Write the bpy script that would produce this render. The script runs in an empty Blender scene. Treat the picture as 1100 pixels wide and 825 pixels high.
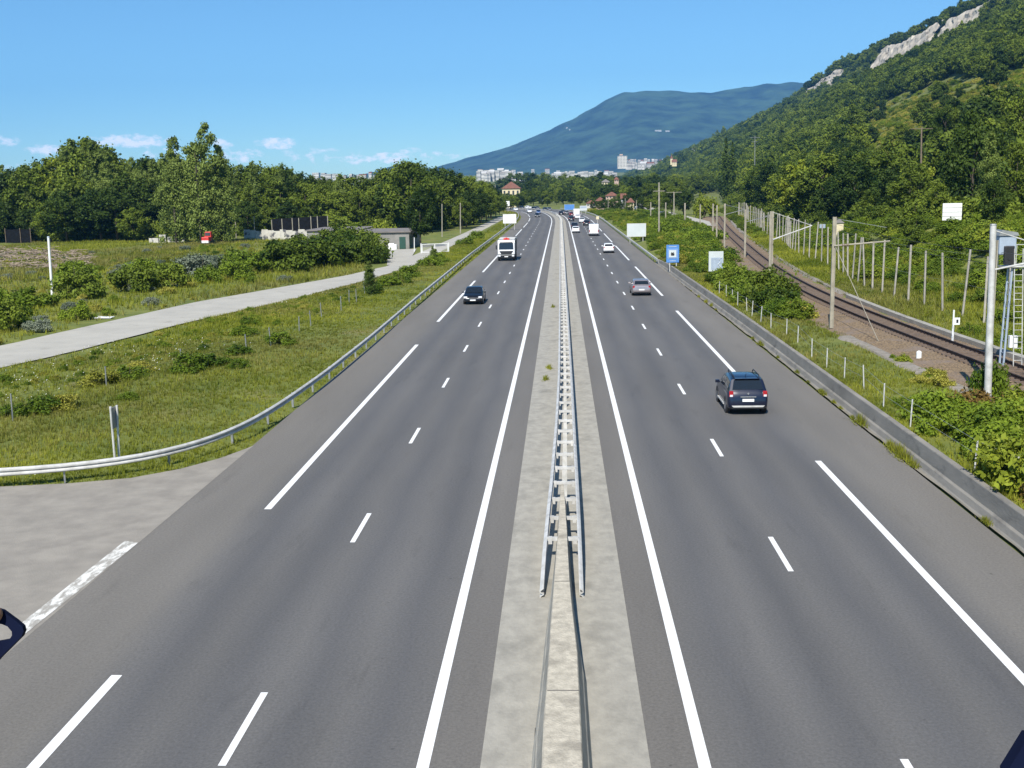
import bpy, math, random
import numpy as np
rnd = random.Random(7)
RNG = np.random.default_rng(11)
scn = bpy.context.scene
COL = scn.collection

# ------------------------------------------------------------------ camera
FPX, PITCH, YAW, ROLL, CH = 1194.2962, .1746, -.0459, .0187, 10.321
_R = np.array([math.cos(YAW), -math.sin(YAW), 0]); _F = np.array([math.sin(YAW), math.cos(YAW), 0]); _Z = np.array([0, 0, 1.])
_D = _F*math.cos(PITCH)-_Z*math.sin(PITCH); _U = _F*math.sin(PITCH)+_Z*math.cos(PITCH)
_SX = math.cos(ROLL)*_R-math.sin(ROLL)*_U; _SY = math.sin(ROLL)*_R+math.cos(ROLL)*_U
CAM = np.array([0, 0, CH])
def ray(u, v): return _D+(u-550)/FPX*_SX+(412.5-v)/FPX*_SY
def G(u, v, z=0.0):
    r = ray(u, v); return CAM+(z-CH)/r[2]*r
def atY(u, v, Y):
    r = ray(u, v); return CAM+r*(Y/r[1])

import mathutils
cd = bpy.data.cameras.new('camera'); cam = bpy.data.objects.new('camera', cd); COL.objects.link(cam)
m = mathutils.Matrix.Identity(4)
for i in range(3):
    m[i][0] = _SX[i]; m[i][1] = _SY[i]; m[i][2] = -_D[i]; m[i][3] = CAM[i]
cam.matrix_world = m
cd.sensor_width = 36; cd.lens = 36*FPX/1100; cd.clip_start = .1; cd.clip_end = 40000
scn.camera = cam

# ------------------------------------------------------------------ helpers
def tag(o, label=None, cat=None, group=None, kind=None):
    if label: o['label'] = label
    if cat: o['category'] = cat
    if group: o['group'] = group
    if kind: o['kind'] = kind
    return o
def thing(name, loc, label, cat, group=None, rz=0.0):
    o = bpy.data.objects.new(name, None); COL.objects.link(o)
    o.location = tuple(float(a) for a in loc); o.rotation_euler = (0, 0, rz); o.empty_display_size = .3
    return tag(o, label, cat, group)
def copy_tree(o, parent=None):
    c = o.copy(); COL.objects.link(c)
    if parent: c.parent = parent
    for ch in o.children: copy_tree(ch, c)
    return c

def mesh_np(name, V, Fc, mats, mi=None, smooth=False, angle=None):
    V = np.asarray(V, dtype=np.float32)
    me = bpy.data.meshes.new(name)
    if isinstance(Fc, np.ndarray):
        n, k = Fc.shape
        me.vertices.add(len(V)); me.vertices.foreach_set('co', V.ravel())
        me.loops.add(n*k); me.loops.foreach_set('vertex_index', Fc.astype(np.int32).ravel())
        me.polygons.add(n); me.polygons.foreach_set('loop_start', np.arange(0, n*k, k, dtype=np.int32))
        me.update(calc_edges=True)
    else:
        me.from_pydata([tuple(map(float, v)) for v in V], [], Fc)
    for mm in mats: me.materials.append(mm)
    if mi is not None: me.polygons.foreach_set('material_index', np.asarray(mi, dtype=np.int32))
    if smooth:
        me.polygons.foreach_set('use_smooth', np.ones(len(me.polygons), dtype=bool))
        if angle: me.set_sharp_from_angle(angle=math.radians(angle))
    me.update()
    return me
def link(name, me, parent=None):
    o = bpy.data.objects.new(name, me); COL.objects.link(o)
    if parent: o.parent = parent
    return o

class MB:
    def __init__(s): s.v = []; s.f = []; s.m = []
    def add(s, V, Fc, mi=0):
        b = len(s.v); s.v += [tuple(map(float, p)) for p in V]; s.f += [tuple(b+i for i in f) for f in Fc]; s.m += [mi]*len(Fc); return s
    def box(s, c, d, rz=0, mi=0, taper=1.0):
        x, y, z = d[0]/2, d[1]/2, d[2]/2; V = []
        for k, (a, b, h) in enumerate([(-x,-y,-z),(x,-y,-z),(x,y,-z),(-x,y,-z),(-x,-y,z),(x,-y,z),(x,y,z),(-x,y,z)]):
            if k > 3: a *= taper; b *= taper
            V.append((c[0]+a*math.cos(rz)-b*math.sin(rz), c[1]+a*math.sin(rz)+b*math.cos(rz), c[2]+h))
        return s.add(V, [(3,2,1,0),(4,5,6,7),(0,1,5,4),(1,2,6,5),(2,3,7,6),(3,0,4,7)], mi)
    def tube(s, pts, r, n=8, mi=0, caps=True):
        pts = [np.array(p, dtype=float) for p in pts]; rs = r if isinstance(r, (list, tuple)) else [r]*len(pts)
        V = []; Fc = []
        for i, p in enumerate(pts):
            d = pts[min(i+1, len(pts)-1)]-pts[max(i-1, 0)]; d /= np.linalg.norm(d)+1e-9
            a = np.cross(d, (0, 0, 1) if abs(d[2]) < .9 else (1, 0, 0)); a /= np.linalg.norm(a); b = np.cross(d, a)
            for k in range(n):
                t = 2*math.pi*(k+.5)/n; V.append(p+rs[i]*(a*math.cos(t)+b*math.sin(t)))
        for i in range(len(pts)-1):
            for k in range(n): Fc.append((i*n+k, i*n+(k+1) % n, (i+1)*n+(k+1) % n, (i+1)*n+k))
        if caps: Fc.append(tuple(range(n-1, -1, -1))); Fc.append(tuple((len(pts)-1)*n+k for k in range(n)))
        return s.add(V, Fc, mi)
    def prism(s, poly, y0, y1, mi=0, axis='y'):
        n = len(poly); V = []
        for y in (y0, y1):
            for a, b in poly: V.append((a, y, b) if axis == 'y' else ((y, a, b) if axis == 'x' else (a, b, y)))
        return s.add(V, [tuple(range(n)), tuple(range(2*n-1, n-1, -1))]+[(i, n+i, n+(i+1) % n, (i+1) % n) for i in range(n)], mi)
    def sweep(s, path, nrm, prof, mi=0, closed=True):
        """profile points (lateral, z) carried along a path of (x, y, z0) with lateral normals"""
        n = len(prof); V = []; Fc = []
        for p, q in zip(path, nrm):
            for a, b in prof: V.append((p[0]+q[0]*a, p[1]+q[1]*a, p[2]+b))
        for i in range(len(path)-1):
            for k in range(n if closed else n-1): Fc.append((i*n+k, i*n+(k+1) % n, (i+1)*n+(k+1) % n, (i+1)*n+k))
        if closed: Fc.append(tuple(range(n))); Fc.append(tuple((len(path)-1)*n+k for k in range(n-1, -1, -1)))
        return s.add(V, Fc, mi)
    def build(s, name, mats, parent=None, smooth=False, angle=35, bevel=0):
        me = mesh_np(name, np.array(s.v), s.f, mats if isinstance(mats, (list, tuple)) else [mats], s.m, smooth, angle)
        o = link(name, me, parent)
        if bevel:
            b = o.modifiers.new('bevel', 'BEVEL'); b.width = bevel; b.segments = 2; b.limit_method = 'ANGLE'
        return o
def normals2d(path):
    P = np.array(path)[:, :2]; d = np.gradient(P, axis=0); d /= np.linalg.norm(d, axis=1)[:, None]+1e-9
    return np.stack([d[:, 1], -d[:, 0]], 1)          # to the right of travel

# ------------------------------------------------------------------ materials
def mat(name, c1, c2=None, scale=1.0, rough=.8, metal=0.0, bump=0.0, bscale=None, detail=6, lo=.35, hi=.65, spec=.5, c3=None, scale3=.05, f3=(.5, .62), coat=0, stretch=None):
    m = bpy.data.materials.new(name); m.use_nodes = True; nt = m.node_tree; N = nt.nodes; L = nt.links
    b = N['Principled BSDF']; b.inputs['Roughness'].default_value = rough; b.inputs['Metallic'].default_value = metal
    b.inputs['Specular IOR Level'].default_value = spec; b.inputs['Coat Weight'].default_value = coat
    b.inputs['Base Color'].default_value = (*c1, 1)
    geo = N.new('ShaderNodeNewGeometry'); src = geo.outputs['Position']
    if stretch:
        mp = N.new('ShaderNodeMapping'); mp.inputs['Scale'].default_value = stretch; L.new(src, mp.inputs['Vector']); src = mp.outputs['Vector']
    def noise(sc, det):
        t = N.new('ShaderNodeTexNoise'); t.inputs['Scale'].default_value = sc; t.inputs['Detail'].default_value = det; t.inputs['Roughness'].default_value = .6; L.new(src, t.inputs['Vector']); return t.outputs['Fac']
    def ramp(fac, l, h):
        r = N.new('ShaderNodeMapRange'); r.inputs['From Min'].default_value = l; r.inputs['From Max'].default_value = h; L.new(fac, r.inputs['Value']); return r.outputs['Result']
    def mix(fac, a, bb):
        x = N.new('ShaderNodeMix'); x.data_type = 'RGBA'; L.new(fac, x.inputs['Factor'])
        for sock, val in ((x.inputs[6], a), (x.inputs[7], bb)):
            if isinstance(val, tuple): sock.default_value = (*val, 1)
            else: L.new(val, sock)
        return x.outputs[2]
    out = None
    if c2: out = mix(ramp(noise(scale, detail), lo, hi), c1, c2)
    if c3: out = mix(ramp(noise(scale3, 5), *f3), out if out else c1, c3)
    if out: L.new(out, b.inputs['Base Color'])
    if bump:
        bp = N.new('ShaderNodeBump'); bp.inputs['Strength'].default_value = bump; bp.inputs['Distance'].default_value = .05
        L.new(noise(bscale or scale*4, 8), bp.inputs['Height']); L.new(bp.outputs['Normal'], b.inputs['Normal'])
    m['_out'] = 0
    return m

def leaf_mat(name, dark, light, nscale=.25, transl=.2, vary=.5, rough=.55):
    m = bpy.data.materials.new(name); m.use_nodes = True; nt = m.node_tree; N = nt.nodes; L = nt.links
    b = N['Principled BSDF']; b.inputs['Roughness'].default_value = rough; b.inputs['Specular IOR Level'].default_value = .12
    geo = N.new('ShaderNodeNewGeometry'); oi = N.new('ShaderNodeObjectInfo')
    t = N.new('ShaderNodeTexNoise'); t.inputs['Scale'].default_value = nscale; t.inputs['Detail'].default_value = 5; L.new(geo.outputs['Position'], t.inputs['Vector'])
    a = N.new('ShaderNodeMath'); a.operation = 'MULTIPLY_ADD'; a.inputs[1].default_value = vary; L.new(oi.outputs['Random'], a.inputs[0])
    r = N.new('ShaderNodeMapRange'); r.inputs['From Min'].default_value = .3; r.inputs['From Max'].default_value = .72; r.inputs['To Max'].default_value = 1-vary*.6; L.new(t.outputs['Fac'], r.inputs['Value']); L.new(r.outputs['Result'], a.inputs[2])
    ri = N.new('ShaderNodeMath'); ri.operation = 'MULTIPLY_ADD'; ri.inputs[1].default_value = .35; ri.inputs[2].default_value = -.17; L.new(geo.outputs['Random Per Island'], ri.inputs[0])
    s = N.new('ShaderNodeMath'); s.operation = 'ADD'; s.use_clamp = True; L.new(a.outputs[0], s.inputs[0]); L.new(ri.outputs[0], s.inputs[1])
    x = N.new('ShaderNodeMix'); x.data_type = 'RGBA'; x.inputs[6].default_value = (*dark, 1); x.inputs[7].default_value = (*light, 1); L.new(s.outputs[0], x.inputs['Factor'])
    t2 = N.new('ShaderNodeTexNoise'); t2.inputs['Scale'].default_value = .028; t2.inputs['Detail'].default_value = 3; L.new(geo.outputs['Position'], t2.inputs['Vector'])
    m2 = N.new('ShaderNodeMath'); m2.operation = 'MULTIPLY_ADD'; m2.inputs[1].default_value = 2.2; m2.inputs[2].default_value = -1.1; L.new(t2.outputs['Fac'], m2.inputs[0])
    s2 = N.new('ShaderNodeMath'); s2.operation = 'ADD'; s2.use_clamp = True; L.new(s.outputs[0], s2.inputs[0]); L.new(m2.outputs[0], s2.inputs[1]); L.new(s2.outputs[0], x.inputs['Factor'])
    L.new(x.outputs[2], b.inputs['Base Color'])
    tr = N.new('ShaderNodeBsdfTranslucent'); L.new(x.outputs[2], tr.inputs['Color'])
    ms = N.new('ShaderNodeMixShader'); ms.inputs[0].default_value = transl; L.new(b.outputs[0], ms.inputs[1]); L.new(tr.outputs[0], ms.inputs[2])
    L.new(ms.outputs[0], N['Material Output'].inputs['Surface'])
    return m

M = {}
M['concrete'] = mat('median_concrete', (.36,.34,.288), (.275,.26,.222), 2.6, .9, bump=.3, bscale=14, detail=10, c3=(.21,.20,.17), scale3=.8, f3=(.54,.74), stretch=(1,.7,1))
M['barrier'] = mat('barrier_concrete', (.54,.49,.39), (.37,.335,.265), 5, .9, bump=.5, bscale=22, detail=10, c3=(.30,.27,.215), scale3=1.6, f3=(.52,.68))
M['wall'] = mat('wall_concrete', (.27,.25,.215), (.19,.178,.155), .8, .9, bump=.25, bscale=8, c3=(.10,.095,.085), scale3=1.7, f3=(.56,.8), stretch=(1,.5,1.4))
M['layby'] = mat('layby_concrete', (.295,.27,.228), (.225,.205,.175), 1.1, .92, bump=.3, bscale=18, detail=10, c3=(.215,.2,.17), scale3=.6, f3=(.56,.85))
M['local_road'] = mat('pale_local_asphalt', (.42,.40,.345), (.36,.345,.30), .3, .92, bump=.15, bscale=10, c3=(.24,.22,.18), scale3=.6, f3=(.6,.8))
M['paint'] = mat('road_paint', (.80,.80,.78), (.58,.58,.56), 9, .6, lo=.48, hi=.85, detail=9)
M['dirt'] = mat('dry_earth', (.15,.135,.105), (.24,.22,.18), .8, .95, bump=.5, bscale=5)
M['steel'] = mat('galvanised_steel', (.60,.595,.57), (.42,.415,.39), 2.5, .6, .12)
M['steel_dark'] = mat('weathered_steel', (.34,.35,.35), (.24,.25,.25), 2, .5, .4)
M['pole'] = mat('pole_concrete', (.36,.33,.26), (.25,.23,.18), 1.5, .85, bump=.1)
M['post'] = mat('post_concrete', (.40,.37,.32), (.27,.25,.21), 2, .9)
M['wood'] = mat('weathered_wood', (.22,.17,.12), (.13,.10,.07), 3, .9)
M['white'] = mat('white_paint', (.78,.79,.78), (.70,.71,.70), 2, .5)
M['offwhite'] = mat('sign_white', (.54,.58,.58), (.49,.53,.53), .8, .45)
M['black'] = mat('black_plastic', (.02,.02,.022), None, 1, .5)
M['tyre'] = mat('tyre_rubber', (.018,.018,.018), (.03,.03,.03), 8, .85)
M['rim'] = mat('alloy_rim', (.45,.45,.46), None, 1, .3, .8)
M['glass'] = mat('tinted_car_glass', (.012,.016,.02), None, 1, .06, spec=.8)
M['red_lens'] = mat('red_light_lens', (.34,.010,.014), None, 1, .15, spec=.8)
M['clear_lens'] = mat('clear_light_lens', (.75,.77,.8), None, 1, .12, .2, spec=.8)
M['plate'] = mat('number_plate_white', (.8,.8,.78), None, 1, .4)
M['chrome'] = mat('satin_chrome', (.65,.66,.68), None, 1, .25, .9)
M['rail'] = mat('rail_steel_rusty', (.055,.032,.024), (.03,.02,.016), 3, .6, .4)
M['sleeper'] = mat('sleeper_concrete', (.17,.125,.09), (.11,.08,.06), 4, .95)
M['blue'] = mat('sign_blue', (.09,.24,.55), (.07,.20,.48), 2, .4)
M['navyframe'] = mat('dark_blue_enamel', (.004,.008,.028), (.003,.005,.02), 9, .85, spec=.1)
M['red'] = mat('red_paint', (.6,.04,.03), (.45,.03,.025), 2, .5)
M['roof_red'] = mat('red_brown_tiles', (.20,.085,.055), (.13,.06,.045), 1.2, .85, bump=.3, bscale=6)
M['cream'] = mat('cream_render', (.66,.58,.38), (.58,.50,.33), .6, .9)
M['pinkwall'] = mat('pale_pink_render', (.48,.36,.29), (.40,.30,.25), .5, .9)
M['fpost'] = mat('greyed_white_post', (.55,.55,.52), (.42,.42,.39), 4, .8)
M['cl'] = mat('pale_stone', (.36,.37,.35), None, 1, .9)
M['bwhite'] = mat('white_render', (.50,.495,.48), (.40,.395,.38), .06, .85)
M['bgrey'] = mat('pale_grey_render', (.58,.57,.54), (.50,.49,.47), .06, .85)
M['win'] = mat('dark_window_glass', (.035,.045,.06), (.06,.07,.08), .5, .15)
M['shed'] = mat('grey_shed_wall', (.26,.25,.23), (.19,.185,.17), .8, .9)
M['shedroof'] = mat('felt_roof', (.21,.185,.17), (.15,.14,.13), .7, .9)
M['green_dark'] = mat('dark_green_paint', (.02,.075,.055), (.015,.055,.04), 1, .6)
M['graffiti'] = mat('white_wall_with_faded_paint', (.55,.53,.47), (.42,.40,.36), .7, .9, c3=(.09,.09,.10), scale3=.55, f3=(.56,.62))
M['net'] = mat('dark_mesh_netting', (.008,.009,.010), (.014,.015,.017), 2, .95, spec=.04)
M['bark'] = mat('bark', (.10,.08,.06), (.06,.05,.035), 4, .95, bump=.4)
M['birch'] = mat('pale_bark', (.42,.37,.29), (.25,.21,.16), 3, .9)
M['stone'] = mat('pale_limestone', (.50,.45,.37), (.30,.265,.215), .06, .95, bump=.9, bscale=.25, c3=(.12,.105,.085), scale3=.13, f3=(.54,.68), stretch=(1,1,.6))
M['skin'] = mat('weathered_orange_paint', (.40,.19,.12), (.30,.14,.09), 40, .7)
M['sigblue'] = mat('pale_blue_grey_steel', (.40,.47,.56), (.33,.39,.47), 3, .5, .2)

# asphalt: polished wheel tracks, browner shoulder, fine aggregate
def asphalt():
    m = bpy.data.materials.new('asphalt'); m.use_nodes = True; nt = m.node_tree; N = nt.nodes; L = nt.links
    b = N['Principled BSDF']; b.inputs['Roughness'].default_value = .78; b.inputs['Specular IOR Level'].default_value = .35
    geo = N.new('ShaderNodeNewGeometry'); sp = N.new('ShaderNodeSeparateXYZ'); L.new(geo.outputs['Position'], sp.inputs[0])
    at = N.new('ShaderNodeAttribute'); at.attribute_name = 'lateral'
    ab = N.new('ShaderNodeMath'); ab.operation = 'ABSOLUTE'; L.new(at.outputs['Fac'], ab.inputs[0])
    nw = N.new('ShaderNodeTexNoise'); nw.inputs['Scale'].default_value = .12; nw.inputs['Detail'].default_value = 3; L.new(geo.outputs['Position'], nw.inputs['Vector'])
    wob = N.new('ShaderNodeMath'); wob.operation = 'MULTIPLY_ADD'; wob.inputs[1].default_value = .9; L.new(nw.outputs['Fac'], wob.inputs[0]); L.new(ab.outputs[0], wob.inputs[2])
    dv = N.new('ShaderNodeMath'); dv.operation = 'DIVIDE'; dv.inputs[1].default_value = 14.0; L.new(wob.outputs[0], dv.inputs[0])
    cr = N.new('ShaderNodeValToRGB'); L.new(dv.outputs[0], cr.inputs[0])
    cr.color_ramp.elements[0].position = 0; cr.color_ramp.elements[0].color = (.145,.135,.121, 1)
    e = cr.color_ramp.elements
    dk = (.102,.100,.099); md = (.126,.121,.114); sh = (.160,.149,.131)
    for pos, c in ((2.7, (.148,.138,.123)), (3.3, md), (4.0, dk), (4.9, md), (5.8, dk), (6.6, md), (7.6, dk), (8.5, md), (9.4, dk), (10.2, md), (11.0, sh)):
        q = e.new(pos/14.0); q.color = (*c, 1)
    e[-1].position = .999; e[-1].color = (.168,.155,.135, 1)
    n1 = N.new('ShaderNodeTexNoise'); n1.inputs['Scale'].default_value = 14; n1.inputs['Detail'].default_value = 9; n1.inputs['Roughness'].default_value = .8; L.new(geo.outputs['Position'], n1.inputs['Vector'])
    n2 = N.new('ShaderNodeTexNoise'); n2.inputs['Scale'].default_value = .5; n2.inputs['Detail'].default_value = 5
    mp = N.new('ShaderNodeMapping'); mp.inputs['Scale'].default_value = (1, .12, 1); L.new(geo.outputs['Position'], mp.inputs['Vector']); L.new(mp.outputs['Vector'], n2.inputs['Vector'])
    r1 = N.new('ShaderNodeMapRange'); r1.inputs['From Min'].default_value = .25; r1.inputs['From Max'].default_value = .75; r1.inputs['To Min'].default_value = .60; r1.inputs['To Max'].default_value = 1.40; L.new(n1.outputs['Fac'], r1.inputs['Value'])
    r2 = N.new('ShaderNodeMapRange'); r2.inputs['From Min'].default_value = .3; r2.inputs['From Max'].default_value = .7; r2.inputs['To Min'].default_value = .9; r2.inputs['To Max'].default_value = 1.1; L.new(n2.outputs['Fac'], r2.inputs['Value'])
    mu = N.new('ShaderNodeMath'); mu.operation = 'MULTIPLY'; L.new(r1.outputs['Result'], mu.inputs[0]); L.new(r2.outputs['Result'], mu.inputs[1])
    # stains and sealed patches, drawn out along the lanes, and fine cracks
    n3 = N.new('ShaderNodeTexNoise'); n3.inputs['Scale'].default_value = 1.1; n3.inputs['Detail'].default_value = 6; n3.inputs['Roughness'].default_value = .7
    mp3 = N.new('ShaderNodeMapping'); mp3.inputs['Scale'].default_value = (1, .16, 1); mp3.inputs['Location'].default_value = (31, 7, 0); L.new(geo.outputs['Position'], mp3.inputs['Vector']); L.new(mp3.outputs['Vector'], n3.inputs['Vector'])
    r3 = N.new('ShaderNodeMapRange'); r3.inputs['From Min'].default_value = .58; r3.inputs['From Max'].default_value = .72; r3.inputs['To Min'].default_value = 1.0; r3.inputs['To Max'].default_value = .84; L.new(n3.outputs['Fac'], r3.inputs['Value'])
    n4 = N.new('ShaderNodeTexNoise'); n4.inputs['Scale'].default_value = 3.5; n4.inputs['Detail'].default_value = 2; L.new(geo.outputs['Position'], n4.inputs['Vector'])
    r4 = N.new('ShaderNodeMapRange'); r4.inputs['From Min'].default_value = .74; r4.inputs['From Max'].default_value = .80; r4.inputs['To Min'].default_value = 1.0; r4.inputs['To Max'].default_value = .62; L.new(n4.outputs['Fac'], r4.inputs['Value'])
    m3 = N.new('ShaderNodeMath'); m3.operation = 'MULTIPLY'; L.new(r3.outputs['Result'], m3.inputs[0]); L.new(r4.outputs['Result'], m3.inputs[1])
    m4 = N.new('ShaderNodeMath'); m4.operation = 'MULTIPLY'; L.new(mu.outputs[0], m4.inputs[0]); L.new(m3.outputs[0], m4.inputs[1]); mu = m4
    vm = N.new('ShaderNodeVectorMath'); vm.operation = 'SCALE'; L.new(cr.outputs['Color'], vm.inputs[0]); L.new(mu.outputs[0], vm.inputs['Scale'])
    L.new(vm.outputs['Vector'], b.inputs['Base Color'])
    bp = N.new('ShaderNodeBump'); bp.inputs['Strength'].default_value = .35; bp.inputs['Distance'].default_value = .02; L.new(n1.outputs['Fac'], bp.inputs['Height']); L.new(bp.outputs['Normal'], b.inputs['Normal'])
    return m
M['asphalt'] = asphalt()
M['ground'] = mat('meadow_soil', (.085,.115,.014), (.17,.185,.03), .35, .95, bump=.8, bscale=4, c3=(.21,.17,.07), scale3=.12, f3=(.56,.72))
M['hillsoil'] = mat('woodland_floor', (.075,.10,.016), (.16,.17,.035), .15, .95, c3=(.20,.20,.05), scale3=.012, f3=(.6,.7))
M['ballast'] = mat('rusty_ballast', (.32,.225,.125), (.075,.052,.031), 8, .95, bump=1.0, bscale=9, c3=(.20,.155,.125), scale3=.5, f3=(.5,.7))
M['mount'] = mat('mountain_forest', (.040,.080,.040), (.007,.022,.014), .006, .95, bump=0, c3=(.15,.17,.10), scale3=.0022, f3=(.70,.735), detail=9, lo=.38, hi=.62)
M['grass'] = leaf_mat('grass_blades', (.108,.142,.010), (.31,.32,.036), .25, .3, .1)
M['grass_dry'] = leaf_mat('tall_dry_grass', (.12,.135,.02), (.30,.27,.075), .2, .3, .1)
M['flower'] = mat('small_white_flowers', (.7,.7,.62), None, 1, .8)
M['leaf_mid'] = leaf_mat('leaves_mid_green', (.032,.060,.006), (.17,.22,.026))
M['leaf_dark'] = leaf_mat('leaves_dark_green', (.014,.034,.006), (.075,.115,.018))
M['leaf_pop'] = leaf_mat('leaves_poplar', (.042,.076,.013), (.20,.255,.055))
M['leaf_lite'] = leaf_mat('leaves_yellow_green', (.07,.11,.009), (.24,.28,.028))
M['leaf_grey'] = leaf_mat('leaves_silver', (.09,.12,.075), (.24,.27,.19))
M['leaf_bush'] = leaf_mat('leaves_bramble', (.042,.085,.008), (.185,.25,.022), .6)
M['leaf_rust'] = leaf_mat('leaves_russet', (.09,.045,.015), (.22,.15,.04), .6)
M['leaf_scrub'] = leaf_mat('leaves_scrub_yellow', (.15,.165,.016), (.40,.37,.07), .15)
M['log'] = mat('bleached_wood', (.38,.30,.23), (.20,.15,.11), 2, .9)

# ------------------------------------------------------------------ motorway path
_oY = [-60, 300, 340, 380, 413, 462, 500, 530, 555, 575, 590, 602]
_oX = [0, 0, 0, -.5, -1.6, -4.2, -8.5, -14.5, -25, -42, -65, -110]
def path(Y0, Y1, z=0.0, step=None):
    fine = np.concatenate([np.arange(-60, 300, 4.0), np.linspace(300, 602, 240)])
    xs = np.interp(fine, _oY, _oX)
    k = np.ones(25)/25; xs2 = np.convolve(np.pad(xs, 12, 'edge'), k, 'valid'); xs = np.where(fine < 310, xs, np.where(fine > 590, xs, xs2))
    ys = np.array([y for y in np.concatenate([[Y0], fine[(fine > Y0+.3) & (fine < Y1-.3)], [Y1]])])
    X = np.interp(ys, fine, xs)
    P = np.stack([X, ys, np.full_like(ys, z)], 1); return P, normals2d(P)
def offx(Y): return float(np.interp(Y, _oY, _oX))
def strip(mb, a, b, Y0, Y1, z, jag=0.0):
    P, n = path(Y0, Y1, z); V = []; lat = []
    for i in range(len(P)):
        for t in (a, b):
            tt = t+(rnd.uniform(-jag, jag) if t == b and jag else 0)
            V.append((P[i, 0]+n[i, 0]*tt, P[i, 1]+n[i, 1]*tt, z))
    mb.add(V, [(2*i, 2*i+1, 2*i+3, 2*i+2) for i in range(len(P)-1)])
def lateral_attr(o):
    me = o.data; a = me.attributes.new('lateral', 'FLOAT', 'POINT')
    vals = np.array([v.co.x-offx(v.co.y) for v in me.vertices]); a.data.foreach_set('value', vals.astype(np.float32))
def dense_road(name, a, b, mid):
    mb = MB(); cuts = np.linspace(a, b, 12)
    P, n = path(-40, 602, 0.0); V = []; k = len(cuts)
    for i in range(len(P)):
        for t in cuts: V.append((P[i, 0]+n[i, 0]*t, P[i, 1]+n[i, 1]*t, 0.0))
    F_ = [(i*k+j, i*k+j+1, (i+1)*k+j+1, (i+1)*k+j) for i in range(len(P)-1) for j in range(k-1)]
    mb.add(V, F_); o = mb.build(name, M['asphalt']); tag(o, kind='structure')
    me = o.data; at = me.attributes.new('lateral', 'FLOAT', 'POINT')
    at.data.foreach_set('value', np.tile(cuts, len(P)).astype(np.float32))
dense_road('road', -12.85, -1.5, 0); dense_road('road', 1.45, 12.7, 0)
mb = MB(); strip(mb, -1.56, 1.52, -40, 600, .006, 0); tag(mb.build('median_pavement', M['concrete']), kind='structure')
mk = MB()
strip(mk, -2.72, -2.49, -40, 600, .008); strip(mk, 2.37, 2.60, -40, 600, .008)
for k in range(-3, 45):
    y = 18.57+13*k
    if y < 590: strip(mk, -6.375, -6.225, y, y+3, .008)
    y = 28.92+13*k
    if y < 590: strip(mk, 6.03, 6.18, y, y+3, .008)
for k in range(-1, 11):
    y = 35.1+52*k; strip(mk, -9.90, -9.66, max(y, -40), min(y+39 if k >= 0 else 22.4, 600), .008)
    y = 53.6+52*k; strip(mk, 9.45, 9.68, max(y, -40), min(y+39 if k >= 0 else 41.1, 600), .008)
tag(mk.build('road_marking', M['paint']), kind='structure')
# lay-by
mb = MB(); rail_px = [(0,503),(60,499.5),(120,496),(165,488),(210,476),(250,461),(275,447),(300,432),(350,397),(400,358),(450,316),(500,276)]
rail_pts = [G(u, v, .75) for u, v in rail_px]
edge = [(-12.80, 44.5), (-13.0, 43.8), (-13.6, 42.2), (-14.6, 40.6), (-16, 39.3), (-18, 38.6), (-21, 38.1), (-30, 37.2), (-45, 36), (-45, -40), (-12.80, -40)]
mb.add([(x, y, .004) for x, y in edge], [tuple(range(len(edge)))]); tag(mb.build('lay_by_pavement', M['layby']), kind='structure')
def worn_paint():
    m = mat('worn_paint', (.72,.71,.66), None, 1, .8); nt = m.node_tree; N = nt.nodes; L = nt.links
    g = N.new('ShaderNodeNewGeometry'); mp = N.new('ShaderNodeMapping'); mp.inputs['Scale'].default_value = (2.2, .8, 1); L.new(g.outputs['Position'], mp.inputs['Vector'])
    t = N.new('ShaderNodeTexNoise'); t.inputs['Scale'].default_value = 2.2; t.inputs['Detail'].default_value = 8; t.inputs['Roughness'].default_value = .7; L.new(mp.outputs['Vector'], t.inputs['Vector'])
    r = N.new('ShaderNodeMapRange'); r.inputs['From Min'].default_value = .44; r.inputs['From Max'].default_value = .56; L.new(t.outputs['Fac'], r.inputs['Value'])
    x = N.new('ShaderNodeMix'); x.data_type = 'RGBA'; x.inputs[6].default_value = (.70,.69,.64,1); x.inputs[7].default_value = (.33,.31,.27,1); L.new(r.outputs['Result'], x.inputs['Factor']); L.new(x.outputs[2], N['Principled BSDF'].inputs['Base Color'])
    return m
mb = MB(); mb.add([(-13.35, 25.0, .012), (-12.93, 24.6, .012), (-12.80, 31.6, .012), (-13.28, 31.8, .012)], [(0,1,2,3)]); tag(mb.build('worn_road_marking', worn_paint()), kind='structure')
# local road on the left
lo_ = [(-38.5,44), (-36.6,56), (-34.4,65.8), (-32.8,72.7), (-30.5,88.6), (-26.8,104.3), (-23.3,124.3), (-20.4,148.5), (-20.0,182.5), (-19.5,254.6), (-19.0,420)]
up_ = [(-44,44), (-41.5,62), (-39.5,75.9), (-38.2,85.2), (-35.5,104.7), (-30.9,120.9), (-26.6,136.8), (-23.9,152.7), (-23.4,185), (-22.8,254), (-22.3,420)]
mb = MB(); V = []
for t in np.linspace(0, 1, 60):
    i = t*(len(lo_)-1); a = int(min(i, len(lo_)-2)); f = i-a
    for L_ in (lo_, up_): V.append((L_[a][0]*(1-f)+L_[a+1][0]*f+rnd.uniform(-.07, .07), L_[a][1]*(1-f)+L_[a+1][1]*f, .035))
mb.add(V, [(2*i, 2*i+2, 2*i+3, 2*i+1) for i in range(59)]); tag(mb.build('local_road', M['local_road']), kind='structure')
mb = MB(); pl = [(-23.5, 156), (-24.3, 155), (-26.8, 172), (-29, 184), (-32, 195), (-25.5, 197), (-23.5, 176)]
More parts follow.
